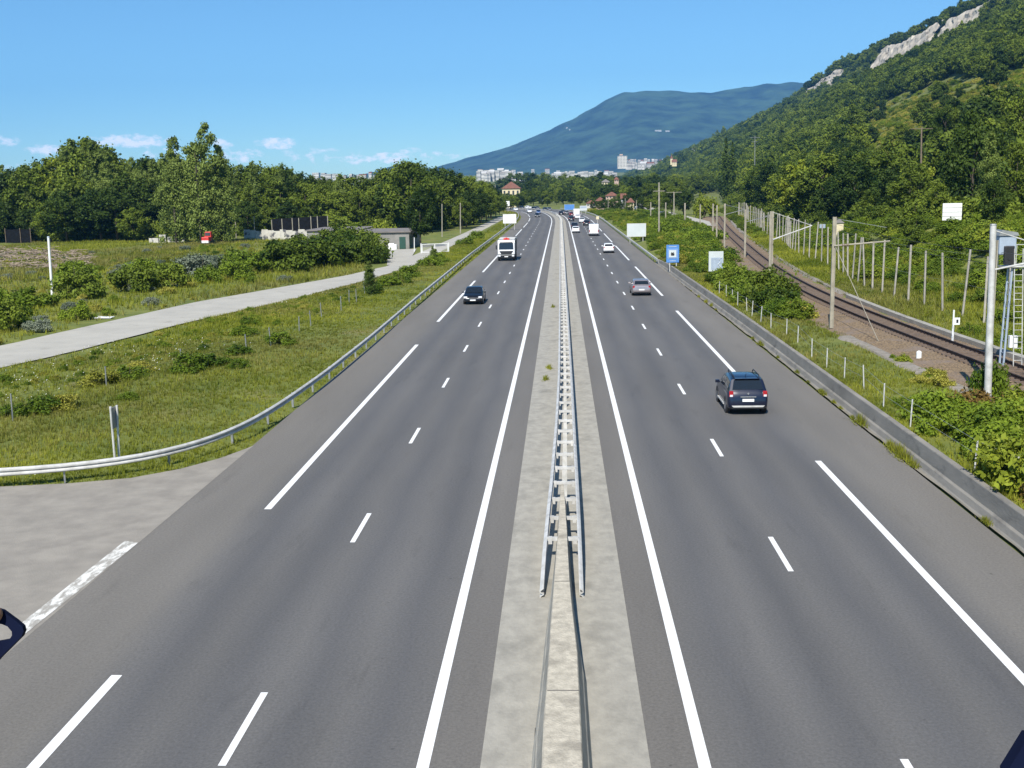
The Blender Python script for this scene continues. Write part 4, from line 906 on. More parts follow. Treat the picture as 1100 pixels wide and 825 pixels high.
def track():
    t = thing('railway_track', (0, 0, 0), 'single railway track on rusty ballast curving away on the right', 'railway')
    ys = np.arange(12, 340, 1.5); P = np.array([(railx(y), y, 0) for y in ys]); n = normals2d(P)
    prof = [(-.07,.92),(-.07,.94),(-.01,.96),(-.01,1.04),(-.036,1.05),(-.036,1.085),(.036,1.085),(.036,1.05),(.01,1.04),(.01,.96),(.07,.94),(.07,.92)]
    for s in (-.7525, .7525):
        Q = P+np.c_[n*s, np.zeros(len(n))]; MB().sweep(Q, n, prof).build('rail', M['rail'], t, smooth=True, angle=30)
    mb = MB().box((0, 0, .86), (2.5, .26, .15)); me = mesh_np('sleeper', np.array(mb.v), mb.f, [M['sleeper']]); rest = MB()
    D = resample(np.array([(railx(y), y) for y in np.arange(44, 338, 1.0)]), .6); nd = normals2d(D)
    for i in range(len(D)):
        a = math.atan2(nd[i, 1], nd[i, 0])
        if i < 100: o = link('sleeper', me, t); o.location = (D[i, 0], D[i, 1], 0); o.rotation_euler.z = a
        else: rest.box((D[i, 0], D[i, 1], .86), (2.5, .26, .15), a)
    tag(rest.build('sleeper', M['sleeper'], t), kind='stuff')
track()
def trough():
    P = np.array([(railx(y), y, 0) for y in np.arange(34, 96, 1.2)]); n = normals2d(P); P = P+np.c_[n*2.55, np.zeros(len(n))]
    tag(MB().sweep(P, n, [(-.22,.6),(-.22,.93),(.22,.93),(.22,.6)]).build('cable_trough', M['concrete']), 'pale concrete cable trough along the far side of the track', 'trough')
trough()
def put(mb, name, m, t, **k): return mb.build(name, m, t, **k)
def cat_pole(u, vb, vt, label, arm=None, pair=False, group=None, w=.20, Y=None):
    g = G(u, vb, .8); Y = Y or g[1]; x = atY(u, vb, Y)[0]; top = atY(u, vt, Y)[2]; t = thing('catenary_pole', (x, Y, .7), label, 'pole', group)
    h = top-.7
    mb = MB()
    def ibeam(cx):   # an H-section post, tapered a little
        for sx in (-w/2, w/2): mb.box((cx+sx, 0, h/2), (.04, w*.85, h))
        mb.box((cx, 0, h/2), (w-.042, .05, h-.02))
    ibeam(0); mb.build('post', M['pole'], t)
    if pair: mb = MB(); ibeam(.0); o = mb.build('post', M['pole'], t); o.location = (.24, .5, 0)
    if arm == 'boom':
        z = atY(u, 264, Y)[2]-.7; mb = MB(); mb.tube([(0, -.1, z), (3.6, -.1, z+.25)], .05, 6); mb.build('boom', M['pole'], t)
        mb = MB()
        for k in range(4): mb.tube([(.5+k*.12, -.1, z+.03), (.56+k*.12, -.1, z+.035)], .10, 8)
        mb.build('insulator', M['wood'], t)
        mb = MB(); mb.tube([(0, .1, h-.1), (3.4, .1, h-.75)], .018, 4); mb.build('stay_wire', M['steel_dark'], t)
        mb = MB(); mb.tube([(0.1, -.1, z-.1), (1.1, -7.2, .1)], .022, 4); mb.build('guy_wire', M['pole'], t)
    if arm == 'bracket':
        mb = MB(); mb.tube([(.2, 0, h-.1), (3.7, 1.0, h-1.3)], .03, 5); mb.build('stay_rod', M['steel'], t)
        mb = MB(); mb.tube([(.2, 0, h-2.4), (3.7, 1.0, h-1.3)], .055, 6); mb.build('bracket', M['steel'], t)
    if arm == 'small':
        mb = MB(); mb.tube([(.1, 0, h-.15), (3.0, .3, h-.9)], .03, 4); mb.tube([(.1, 0, h-1.6), (3.0, .3, h-.9)], .05, 5); mb.build('bracket', M['steel_dark'], t)
    return t
cat_pole(893, 351, 233, 'brownish catenary post with a horizontal boom over the track', 'boom')
cat_pole(826.3, 317, 227, 'bright paired catenary posts with a slanting bracket', 'bracket', True, w=.15)
cat_pole(800, 277, 225, 'catenary post just beyond the bright paired posts', 'small')
cat_pole(778, 267, 218.7, 'catenary post third in line beyond the bright paired posts', 'small')
cat_pole(769.7, 259, 220.5, 'shorter catenary post close left of the third in line', None)
cat_pole(765.6, 254, 218.7, 'catenary post near the tip of the bend, leftmost of the close group of three', None)
cat_pole(752, 244, 219.5, 'catenary post between the close group of three and the far pair', None)
cat_pole(735.6, 241, 218, 'thick far catenary post right of the T-shaped pole', None, w=.30)
cat_pole(715, 238, 217.5, 'thin far catenary post right of the tall electricity pole', None, w=.24)
cat_pole(699, 234, 217, 'farthest catenary post, left of the tall electricity pole', None, w=.24)
def wires():
    mb = MB(); ys = np.arange(40, 300, 5)
    for z, sag in ((6.0, 0), (7.1, .5)): mb.tube([(railx(y)-.1, y, z-sag*math.sin(math.pi*((y-40) % 50)/50)) for y in ys], .012, 3)
    t = mb.build('overhead_wire', M['black']); tag(t, 'thin dark overhead contact wires following the railway track', 'wire')
wires()
# near catenary post (galvanised tube) with its darker twin behind
def steel_post():
    g = G(1061, 430, .8); x, Y = g[0], g[1]; top = atY(1067, 242, Y); h = top[2]-.7; lean = top[0]-x
    t = thing('catenary_pole', (x, Y, .7), 'shiny galvanised round catenary post rising from the brambles', 'pole')
    mb = MB(); mb.tube([(0, 0, -.2), (lean*.48, 0, h*.48), (lean*.5, 0, h*.5), (lean, 0, h)], [.155, .15, .135, .13], 14); mb.build('post', M['steel'], t, smooth=True)
    mb = MB(); mb.tube([(lean, 0, h), (lean, 0, h+.06)], [.145, .12], 12); mb.build('cap', M['steel_dark'], t)
    mb = MB(); mb.tube([(lean*.95, 0, h-.2), (3.2, .4, h-1.3)], .03, 5); mb.tube([(lean*.6, 0, h-1.9), (3.2, .4, h-1.3)], .04, 6); mb.build('bracket', M['steel'], t)
    g2 = atY(1057, 425, Y+4.5); t2 = thing('catenary_pole', (g2[0], Y+4.5, .7), 'dull grey catenary post close behind the shiny galvanised one', 'pole')
    hh = atY(1064, 258, Y+4.5)[2]-.7; MB().box((0, 0, hh/2), (.05, .24, hh)).box((.2, 0, hh/2), (.05, .24, hh)).box((.1, 0, hh/2), (.148, .05, hh-.02)).build('post', M['pole'], t2)
steel_post()
def signal():
    g = G(1078, 394, .8); x, Y = g[0], g[1]; s = Y/FPX*1.02
    def pos(u, v, dy=0): p = atY(u, v, Y+dy); return (p[0]-x, dy, p[2]-.7)
    t = thing('railway_signal', (x, Y, .7), 'pale blue railway signal mast with platform and ladder beyond the track', 'railway signal')
    pz = pos(1080, 286)[2]
    for dy in (-.25, .25): MB().tube([(-.12, dy, -.1), (.05, dy, pz)], .055, 8).build('leg', M['sigblue'], t, smooth=True)
    mb = MB()
    for k in range(9): z = .25+k*(pz-.5)/8; mb.tube([(-.11+.17*z/pz, -.25, z), (-.11+.17*z/pz, .25, z)], .02, 5)
    mb.build('bracing', M['sigblue'], t)
    MB().box((.42, 0, pz), (1.75, 1.0, .06)).build('platform', M['steel'], t, bevel=.01)
    lx = pos(1088, 286)[0]; lx2 = pos(1095, 390)[0]
    for o_ in (0, .42): MB().tube([(lx+o_-.1, -.35, pz+.9), (lx+o_+.12, -.55, -.1)], .028, 6).build('ladder_rail', M['steel'], t)
    mb = MB()
    for k in range(17): z = .2+k*.31; a = 1-z/(pz+.9); mb.tube([(lx-.1+.22*a, -.35-.2*a, z), (lx+.32+.22*a, -.35-.2*a, z)], .016, 5)
    mb.build('rungs', M['steel'], t)
    c0 = pos(1081, 265); 
    hd = MB(); hd.box((c0[0], .1, c0[2]+.08), (.86, .62, .95)); b = hd.build('signal_case', M['sigblue'], t, bevel=.06)
    MB().prism([(-.5, 0), (.5, 0), (.42, .16), (-.35, .30)], -.28, .48).build('hood', M['steel_dark'], t).location = (c0[0], .0, c0[2]+.56)
    bh = MB().box((c0[0]+.05, -.26, c0[2]-.42), (.5, .2, .95)).build('signal_head', M['black'], t, bevel=.05)
    for k, mm in enumerate(('red_lens', 'clear_lens')): MB().tube([(c0[0]+.05, -.365, c0[2]-.22-.36*k), (c0[0]+.05, -.385, c0[2]-.22-.36*k)], .085, 12).build('lamp', M['black'], bh)
    mb = MB()
    for dx in (-.4, .5, 1.25): mb.tube([(dx, .48, pz), (dx, .48, pz+1.05)], .02, 5)
    mb.tube([(-.4, .48, pz+1.05), (1.25, .48, pz+1.05)], .02, 5); mb.tube([(-.4, .48, pz+.55), (1.25, .48, pz+.55)], .02, 5); mb.build('handrail', M['steel'], t)
    q = pos(1085.5, 366); MB().box((q[0], -.3, q[2]), (.40, .25, .62)).build('equipment_box', M['white'], t, bevel=.015)
signal()
def simple_pole(x, y, z, h, r, label, m, name='electricity_pole', cross=None, group=None, lean=(0, 0), cat='pole'):
    t = thing(name, (x, y, z), label, cat, group); MB().tube([(0, 0, -.3), (lean[0], lean[1], h)], [r, r*.7], 8).build('post', m, t, smooth=True)
    if cross:
        for w, dz in cross: MB().box((lean[0], -.12, h-dz), (w, .09, .11)).build('cross_arm', m, t)
    return t
def pole_px(u, vb, vt, r, label, m, cross=None, Y=None, du=0, **k):
    p = hit(u, vb) if Y is None else np.array([atY(u, vb, Y)[0], Y, 0.0])
    z = float(terrain(p[0], p[1])); z = max(z, float(hill(p[0], p[1]))) if p[0] > 56 else z
    h = atY(u+du, vt, p[1])[2]-z; return simple_pole(p[0], p[1], z, h, r, label, m, cross=cross, lean=(atY(u+du, vt, p[1])[0]-p[0], 0), **k)
pole_px(989, 214, 137, .22, 'tall dark wooden electricity pole with a wide crossarm on the open hillside', M['wood'], [(4.6, .25)], du=1)
pole_px(960, 233, 188, .13, 'short pale electricity pole below the tall dark one on the hill', M['pole'], [(1.3, .2), (.9, .6)])
pole_px(811, 186, 146, .2, 'far grey power pole with small crossarms above the tree tops', M['steel_dark'], [(5, .8), (3, 2.8)], Y=560)
pole_px(708, 252, 196, .19, 'tall electricity pole standing alone between billboard and catenary posts', M['pole'], [(2.2, 1.6)], Y=215)
pole_px(724, 240, 206, .22, 'T-shaped pole with a long crossbar in front of the valley wood', M['pole'], [(4.4, .15)], Y=330)
pole_px(474.8, 251, 219, .13, 'slender pole beyond the white gate, left of two', M['pole'], Y=245)
pole_px(494.5, 247, 218, .15, 'slender pole beyond the white gate, right of two', M['pole'], Y=262)
pole_px(532, 222, 199, .2, 'slim grey pole at the edge of the roadside trees before the bend', M['pole'], Y=470)
for u, vb, vt, Y, lb in [(653.3,221,211,440,'leftmost of three slim pale lamp posts along the side road'),(671.6,226,213,400,'middle of three slim pale lamp posts along the side road'),(683.6,225,214.7,395,'rightmost of three slim pale lamp posts along the side road')]:
    pole_px(u, vb, vt, .13, lb, M['pole'], Y=Y, name='lamp_post')
pole_px(445, 269, 255, .09, 'short white post beside the left end of the white gate', M['white'], Y=188, name='gate_post')
# posts on the left
def post_left():
    x, y = -51.5, 112.0; g = atY(56, 315, y); t = thing('steel_post', (g[0], y, 0), 'tall white steel post among the bushes at the far left', 'post')
    h = atY(52, 255, y)[2]; lx = atY(52, 255, y)[0]-g[0]; MB().tube([(0, 0, 0), (lx, 0, h)], [.14, .12], 10).build('shaft', M['white'], t, smooth=True); MB().tube([(lx, 0, h), (lx, 0, h+.1)], [.15, .1], 10).build('cap', M['sigblue'], t)
    g = G(126, 496, .05); h = atY(122, 436, g[1])[2]; lx = atY(122, 436, g[1])[0]-g[0]
    t = thing('sign_post', (g[0], g[1], 0), 'twin galvanised sign post seen edge-on behind the curved guardrail', 'sign post')
    for dx in (-.07, .07): MB().tube([(dx*.4, dx*2, 0), (dx+lx, dx*2, h)], .045, 8).build('shaft', M['steel'], t, smooth=True)
    MB().box((lx*.85, 0, h*.80), (.035, .55, h*.36)).build('sign_panel', M['steel_dark'], t)
post_left()
g = G(1023, 369, .8); t = simple_pole(g[0], g[1], .7, atY(1022, 333, g[1])[2]-.7, .07, 'thin white track post with a tiny square sign', M['white'], 'track_sign', cat='sign')
h_ = atY(1022, 345, g[1])[2]-.7; MB().box((.18, -.05, h_), (.34, .04, .42)).build('sign_panel', M['white'], t); MB().box((.20, -.075, h_), (.12, .012, .2)).build('symbol', M['black'], t)
g = G(987, 384, .85); tag(MB().tube([(0, 0, 0), (0, 0, .34), (0, 0, .42)], [.15, .15, .06], 10).build('track_marker', M['white'], smooth=True, angle=40), 'small white marker stub beside the near rail', 'marker').location = (g[0], g[1], .8)
# ------------------------------------------------------------------ signs
def board_px(u0, u1, v0, v1, Y, label, face, name='road_sign', legs=(.2, .8), back=False, th=.06, legm='steel', rim=None):
    a = atY(u0, (v0+v1)/2, Y); b = atY(u1, (v0+v1)/2, Y); zt = atY((u0+u1)/2, v0, Y)[2]; zb = atY((u0+u1)/2, v1, Y)[2]; cx = (a[0]+b[0])/2; w = b[0]-a[0]; hgt = zt-zb
    z0 = max(float(terrain(cx, Y)), float(hill(cx, Y)) if cx > 56 else -9); t = thing(name, (cx, Y, z0), label, 'sign')
    MB().box((0, 0, zb+hgt/2-z0), (w, th, hgt)).build('panel', M[face], t, bevel=.01)
    for f in legs: MB().tube([(w*(f-.5), .08, -.2), (w*(f-.5), .08, zt-.1-z0)], .06, 8).build('leg', M[legm], t)
    if rim:
        mb = MB()
        for sx in (-1, 1): mb.box((sx*(w/2-.04), -th/2-.004, zb+hgt/2-z0), (.07, .008, hgt-.02))
        for zz in (zb+.04, zt-.04): mb.box((0, -th/2-.004, zz-z0), (w-.16, .008, .07))
        mb.build('border', M[rim], t)
    return t, w, hgt, zb-z0
t, w, h, zb = board_px(673.5, 694, 240, 254.2, 205, 'large blank whitish billboard on two legs beside the right-hand motorway', 'offwhite', 'billboard', (.16, .84), rim='bgrey')
t, w, h, zb = board_px(715.8, 729.4, 263, 282, 133, 'blue service sign with white square and dark symbol on the right verge', 'blue', 'information_sign', (.28, .8))
MB().box((0, -.04, zb+h*.50), (w*.74, .02, w*.74)).build('white_field', M['offwhite'], t); MB().box((0, -.054, zb+h*.50), (w*.70, .012, w*.70)).build('inner_border', M['blue'], t); MB().box((0, -.064, zb+h*.50), (w*.58, .012, w*.58)).build('inner_field', M['offwhite'], t)
MB().prism([(-.20,-.22),(.16,-.24),(.22,0),(.10,.05),(.16,.22),(-.02,.10),(-.14,.20),(-.22,.02)], -.082, -.072).build('symbol', M['black'], t).location = (0, 0, zb+h*.50)
for zz, ww in ((.90, .62), (.10, .5)): MB().box((0, -.036, zb+h*zz), (w*ww, .01, h*.045)).build('text_line', M['sigblue'], t)
t, w, h, zb = board_px(761.3, 777, 270, 291.5, 123, 'white map board with a pale blue squiggle half hidden by bushes', 'offwhite', 'map_sign', (.3, .85))
MB().box((.1, -.036, zb+h*.38), (w*.80, .01, h*.62)).build('map_field', M['sigblue'], t)
mb = MB(); mb.tube([(.25, -.045, zb+.15), (.5, -.045, zb+.5), (.2, -.045, zb+.75), (.55, -.045, zb+1.05), (.3, -.045, zb+1.3), (.6, -.045, zb+1.5)], .055, 5); mb.build('squiggle', M['offwhite'], t)
board_px(606.2, 617, 219.6, 225.6, 430, 'blue overhead-style direction sign at the start of the bend', 'blue', 'direction_sign', (.2, .8), rim='sigblue')
t, w, h, zb = board_px(622.8, 630.6, 221, 226.2, 425, 'small white and pale blue direction sign right of the blue one', 'offwhite', 'direction_sign', (.2, .8)); MB().box((0, -.036, zb+h*.68), (w*.86, .01, h*.4)).build('blue_band', M['sigblue'], t)
t, w, h, zb = board_px(540.3, 554.6, 230, 240, 280, 'white gridded sign board seen from behind, left of the left-hand guardrail', 'white', 'road_sign', (.15, .85), rim='bgrey')
mb = MB(); mb.box((0, -.036, zb+h*.5), (w*.92, .012, .05)); mb.box((-w*.02, -.036, zb+h*.75), (.05, .012, h*.42)); mb.build('frame_bars', M['bgrey'], t)
board_px(543.7, 547.4, 216, 221.2, 480, 'tiny white sign far off on the left at the bend', 'white', 'road_sign', (.5,))
board_px(640.4, 643.4, 232.3, 235.6, 300, 'small pale sign beside the far end of the right-hand guardrail', 'cream', 'road_sign', (.5,))
p = hit(1022, 242); t, w, h, zb = board_px(1012.5, 1033.2, 218.3, 236.6, p[1], 'white ribbed sign board seen from behind on top of the overgrown bank', 'white', 'trackside_sign', (.5,))
mb = MB()
for k in range(1, 4): mb.box((0, -.05, zb+h*k/4), (w*.99, .04, .05))
mb.build('rib', M['bgrey'], t)
board_px(880.4, 886.6, 240.8, 245, 180, 'tiny blue and white sign in the dark gap at the foot of the hill', 'sigblue', 'trackside_sign', (.5,))
# gate
def gate():
    a, b = G(453.5, 272, 0), G(481, 271, 0); w = np.linalg.norm((b-a)[:2]); t = thing('gate', ((a+b)/2), 'white barred metal gate across the local road', 'gate', None, math.atan2(b[1]-a[1], b[0]-a[0]))
    h = 1.45
    mb = MB()
    for z in (.12, h): mb.box((0, 0, z), (w, .09, .10))
    for x in (-w/2+.05, 0, w/2-.05): mb.box((x, 0, h/2+.06), (.10, .07, h-.22))
    mb.build('gate_frame', M['white'], t)
    mb = MB(); n = 26
    for k in range(n): mb.box((-w/2+w*(k+.5)/n, .0, h/2+.06), (.05, .03, h-.24))
    mb.build('bars', M['bgrey'], t)
    for s in (-1, 1): MB().box((s*(w/2+.15), 0, .8), (.16, .16, 1.6)).build('gate_post', M['white'], t)
gate()

# ------------------------------------------------------------------ buildings
def bbox(name, x0, x1, y0, y1, z0, z1, label, wallm, roofm, cat='building', group=None, roof='flat', wins=(0, 0), over=.3, roofh=2.0, rz=0.0, dep=.0):
    cx, cy = (x0+x1)/2, (y0+y1)/2; w, d = x1-x0, y1-y0; t = thing(name, (cx, cy, z0), label, cat, group, rz); h = z1-z0
    MB().box((0, 0, h/2-1), (w, d, h+2)).build('wall', M[wallm], t)
    if roof == 'flat': MB().box((0, 0, h+.11), (w+over*2, d+over*2, .22)).build('roof', M[roofm], t)
    else:
        mb = MB(); W2, D2 = w/2+over, d/2+over; rl = max(.2, w/2-d/2) if roof == 'hip' else W2
        mb.add([(-W2, -D2, h), (W2, -D2, h), (W2, D2, h), (-W2, D2, h), (-rl, 0, h+roofh), (rl, 0, h+roofh)], [(0,1,5,4), (1,2,5), (2,3,4,5), (3,0,4), (3,2,1,0)]); mb.build('roof', M[roofm], t)
    nx_, nz_ = wins
    if nx_:
        ww = w/nx_*.42; hh = h/nz_*.45; wm = mesh_np('window', *(lambda b: (np.array(b.v), b.f))(MB().box((0, 0, 0), (ww, .12, hh))), [M['win']])
        for i in range(nx_):
            for j in range(nz_):
                o = link('window', wm, t); o.location = (-w/2+w*(i+.5)/nx_, -d/2-.01, h*(j+.55)/nz_)
    return t
t = bbox('shed', -36.5, -26.9, 198, 214, 0, 2.9, 'low grey flat-roofed shed with a dark green door by the local road', 'shed', 'shedroof', 'shed', None, 'flat', (0, 0), .35)
MB().box((3.6, -8.03, 1.05), (1.1, .1, 2.1)).build('door', M['green_dark'], t); MB().box((4.75, -6, 1.2), (.12, 3.6, 2.0)).build('door', M['green_dark'], t)
t = bbox('shed', -47, -37.2, 206, 222, 0, 3.1, 'low shed extension with a flat felt roof hidden behind bushes', 'shed', 'shedroof', 'shed', None, 'flat', (0, 0), .3)
g = G(422, 268, 0); tag(MB().box((g[0], g[1], .45), (1.5, 1.0, .9)).box((g[0]-.2, g[1]-.1, 1.0), (1.0, .8, .2)).build('concrete_block', M['white'], bevel=.04), 'white concrete block in front of the grey shed', 'block')
# yard walls, mesh screens
def yard():
    mb = MB(); a = atY(262, 250, 246); b = atY(334, 250, 240); n = 11
    t = thing('yard_wall', (0, 0, 0), 'long pale yard wall with dark painted patches below the mesh screens', 'wall')
    for i in range(n):
        x0 = a[0]+(b[0]-a[0])*i/n; x1 = a[0]+(b[0]-a[0])*(i+.93)/n; yy = 246-6*i/n; z = 2.3-.5*((i*7) % 3)/3
        mb.box(((x0+x1)/2, yy, z/2), (x1-x0, .25, z))
    mb.build('wall_panel', M['graffiti'], t)
    t = thing('mesh_screen', (0, 0, 0), 'tall dark mesh screen on slim posts behind the pale yard wall', 'fence')
    a, b = atY(292, 240, 254), atY(352, 240, 247); MB().add([(a[0], 254, 1.5), (b[0], 247, 1.5), (b[0], 247, 5.0), (a[0], 254, 4.3), (a[0], 254.1, 1.5), (b[0], 247.1, 1.5), (b[0], 247.1, 5.0), (a[0], 254.1, 4.3)], [(0,1,2,3), (7,6,5,4), (0,3,7,4), (1,5,6,2), (3,2,6,7), (0,4,5,1)]).build('mesh_panel', M['net'], t)
    for u, vt in [(253,236),(273,232),(292,236),(303,235),(314,234),(321,234),(334,232),(341,232),(352,232)]:
        Y = 251-6*(u-253)/100; p = atY(u, vt, Y); MB().tube([(p[0], Y-.25, 0), (p[0], Y-.25, p[2])], .10, 6).build('post', M['pole'], t)
    t = thing('mesh_screen', (0, 0, 0), 'dark mesh screen with one post at the far left edge of the meadow', 'fence')
    a, b = atY(6, 250, 250), atY(33, 250, 250); MB().box(((a[0]+b[0])/2, 250, 1.6), (b[0]-a[0], .08, 3.0)).build('mesh_panel', M['net'], t)
    for u in (6, 22, 33): p = atY(u, 250, 250); MB().tube([(p[0], 249.8, 0), (p[0], 249.8, 3.4)], .08, 6).build('post', M['wood'], t)
    mb = MB()
    for u0, u1, h_ in [(160,170,1.0),(171,178,1.7),(180,186,1.2),(187,200,1.5)]:
        a, b = atY(u0, 252, 240), atY(u1, 252, 240); mb.box(((a[0]+b[0])/2, 240, h_/2), (b[0]-a[0], .5, h_))
    tag(mb.build('low_wall', M['graffiti']), 'short broken pale wall left of the tallest poplar', 'wall')
yard()
def branches():
    mb = MB(); rng = np.random.default_rng(4)
    for k in range(420):
        u = rng.uniform(-10, 98); v = rng.uniform(271, 288)-abs(u-45)*.02; g = G(u, v, .3); L_ = rng.uniform(.8, 3.2); a = rng.uniform(0, 6.28); e = rng.uniform(-.15, .35); z = rng.uniform(.1, 1.35)*(1 if v < 284 else .5)*(1 if u < 60 else .5)
        mb.tube([(g[0]-math.cos(a)*L_/2, g[1]-math.sin(a)*L_/2, max(.1, z-e*L_/2)), (g[0]+math.cos(a)*L_/2, g[1]+math.sin(a)*L_/2, z+e*L_/2)], [rng.uniform(.05, .12), .03], 5)
    tag(mb.build('branch_debris', M['log']), 'heap of bleached branches and brushwood in the meadow', kind='stuff')
branches()
g = G(110, 341.5, .05); tag(MB().add([(-.9,-.3,.03),(.9,-.45,.02),(1.0,.25,.10),(.1,.5,.05),(-.8,.35,.16),(-.9,-.3,0),(.9,-.45,0),(1.0,.25,.07),(.1,.5,.02),(-.8,.35,.13)], [(0,1,2,3,4),(9,8,7,6,5),(0,5,6,1),(1,6,7,2),(2,7,8,3),(3,8,9,4),(4,9,5,0)]).build('plastic_sheet', M['white']), 'crumpled white sheet lying at the edge of the local road', 'litter').location = (g[0], g[1], .06)
def tractor():
    g = G(226, 262, 0); t = thing('tractor', (g[0]+.3, g[1]-3, 0), 'small red machine parked under the tallest poplar', 'tractor')
    MB().box((0, 0, 1.15), (1.5, 2.6, .9)).build('body', M['red'], t, bevel=.12); MB().box((.1, .9, 2.05), (1.4, 1.2, 1.1), taper=.85).build('cab', M['red'], t, bevel=.08); MB().box((0, -1.32, .65), (1.4, .1, .5)).build('bumper', M['white'], t)
    MB().box((.1, .28, 2.1), (1.05, .06, .6)).build('window', M['win'], t)
    for sx in (-.8, .8):
        for sy, r in ((-.85, .42), (.8, .62)): MB().tube([(sx-.15, sy, r), (sx+.15, sy, r)], r, 14).build('wheel', M['tyre'], t)
tractor()
bbox('house', *(lambda a, b: (a[0], b[0]))(atY(539.5, 205, 600), atY(558.5, 205, 600)), 600, 609, 0, 10.0, 'cream house with a red-brown hipped roof at the end of the left-hand woods', 'cream', 'roof_red', 'house', None, 'hip', (4, 2), .6, 3.6)
def hb(u0, u1, v0, v1, Y, wm, rm, lb, name='house', roof='hip', wins=(0, 0), rh=2.0, over=.4, d=None, cat='house', group=None):
    a, b = atY(u0, v1, Y), atY(u1, v1, Y); zt = atY((u0+u1)/2, v0, Y)[2]; zb = atY((u0+u1)/2, v1, Y)[2]
    return bbox(name, a[0], b[0], Y, Y+(d or min(12, b[0]-a[0])), zb, zt, lb, wm, rm, cat, group, roof, wins, over, rh)
hb(640, 650, 216, 222, 470, 'pinkwall', 'roof_red', 'pinkish house left in the row beside the side road', wins=(3, 2), rh=1.6)
hb(651, 664, 210.5, 217, 500, 'pinkwall', 'roof_red', 'wide brick-coloured house behind the lamp posts', wins=(4, 2), rh=1.8)
hb(646.5, 655, 195.6, 199, 640, 'cream', 'shedroof', 'small yellow house alone among the valley trees', wins=(3, 1), rh=1.6)
hb(667.5, 673, 213.5, 218, 430, 'bwhite', 'roof_red', 'narrow white gabled house beside the side road', roof='gable', wins=(2, 2), rh=2.0)
hb(674, 681, 217.5, 221, 410, 'cream', 'roof_red', 'cream house right of the narrow white one', wins=(2, 1), rh=1.6)
hb(630, 640, 218.5, 222.5, 520, 'bgrey', 'roof_red', 'pale grey house at the left end of the row by the side road', wins=(3, 1), rh=1.4)
hb(660, 664.5, 193, 195.5, 620, 'pinkwall', 'roof_red', 'tiny pink house above the side road, partly hidden', wins=(2, 1), rh=1.5)
hb(898, 906, 239.5, 247, 176, 'cream', 'shedroof', 'little cream hut peeping over the bank behind the boom post', 'hut', wins=(0, 0), rh=.5, over=.15, cat='hut')
t = hb(663.6, 673.6, 167.6, 180, 2100, 'bgrey', 'bwhite', 'tall pale tower block standing above the trees in the town', 'tower_block', 'flat', (6, 8), over=.2, d=16, cat='building')
MB().box((-2, 0, 23.3), (6, 6, 2.4)).build('roof_room', M['pinkwall'], t)
t = hb(722, 727, 174, 177, 1500, 'cream', 'roof_red', 'cream church-like house with a pointed roof below the mountain', 'church', 'gable', (3, 2), 3.5, cat='church')
MB().box((-3.5, 1, 4), (3, 3, 8)).build('tower', M['cream'], t); MB().prism([(-1.7, -1.7), (1.7, -1.7), (1.7, 1.7), (-1.7, 1.7)], 14, 14.2, axis='z').build('spire_base', M['roof_red'], t).location = (-3.5, 1, -6)
MB().add([(-1.7,-1.7,0),(1.7,-1.7,0),(1.7,1.7,0),(-1.7,1.7,0),(0,0,5)], [(3,2,1,0),(0,1,4),(1,2,4),(2,3,4),(3,0,4)]).build('spire', M['roof_red'], t).location = (-3.5, 1, 8.2)
hb(744, 749, 159.5, 164, 1900, 'bwhite', 'roof_red', 'lone white house on the slope left of the pointed conifers', wins=(0, 0))
rng = np.random.default_rng(21)
def town(u0, u1, n, vb, Y, hlo, hhi, wl, wh, lab, grp):
    for k in range(n):
        u = u0+(u1-u0)*(k+rng.uniform(.1, .9))/n; w = rng.uniform(wl, wh); h = rng.uniform(hlo, hhi); v1 = vb+rng.uniform(-1.6, 1.2); YY = Y+rng.uniform(-150, 150)
        hb(u-w/2, u+w/2, v1-h, v1+3, YY, 'bwhite' if rng.random() < .7 else 'bgrey', 'bgrey' if rng.random() < .6 else 'roof_red', lab, 'town_building', 'flat' if rng.random() < .7 else 'gable', (int(max(2, w*1.3)), 2 if h > 2.5 else 1), rh=3, over=.3, d=18, cat='building', group=grp)
town(335, 452, 22, 190, 2300, 1.8, 3.6, 3, 10, 'white building of the town seen above the left-hand wood', 'white town buildings above the left wood')
town(512, 560, 16, 190.5, 2200, 3, 7, 3, 7, 'white building in the dense white cluster left of the bend', 'white town cluster')
town(514, 545, 7, 186, 2350, 2, 4, 4, 7, 'white building in the upper row of the dense white cluster', 'white town cluster upper row')
town(586, 662, 15, 187.5, 2300, 1.4, 2.4, 3, 8, 'low white building of the town behind the middle woods', 'low white town buildings')
town(675, 706, 11, 178, 2300, 2, 4, 3, 8, 'white building right of the tower block', 'white buildings by the tower block')
town(670, 715, 12, 173, 3300, .8, 1.6, 2, 4, 'tiny pale house on the rising ground behind the tower block', 'pale houses on the rising ground')
town(520, 660, 10, 184, 4000, .5, .9, 2, 5, 'tiny pale house at the foot of the blue mountain', 'pale houses at the foot of the mountain')
def on_mount(u, v):
    r = ray(u, v); tt = 5000.0
    while tt < 9000:
        p = CAM+r*tt
        if p[2] < float(mount(p[0], p[1])): break
        tt += 5
    return p
for k, (u, v, w) in enumerate([(707,141,6),(717,141.5,4),(609,138,2),(612,140,1.4)]):
    p = on_mount(u, v); bbox('mountain_house', p[0]-w*3, p[0]+w*3, p[1]-5, p[1]+12, p[2]-8, p[2]+7, ['long pale building in a clearing on the blue mountain', 'shorter pale building right beside the long one on the mountain', 'tiny pale building on the left flank of the mountain', 'tiniest pale building on the left flank of the mountain'][k], 'cl', 'cl', 'building', None, 'flat', (0, 0), .2)
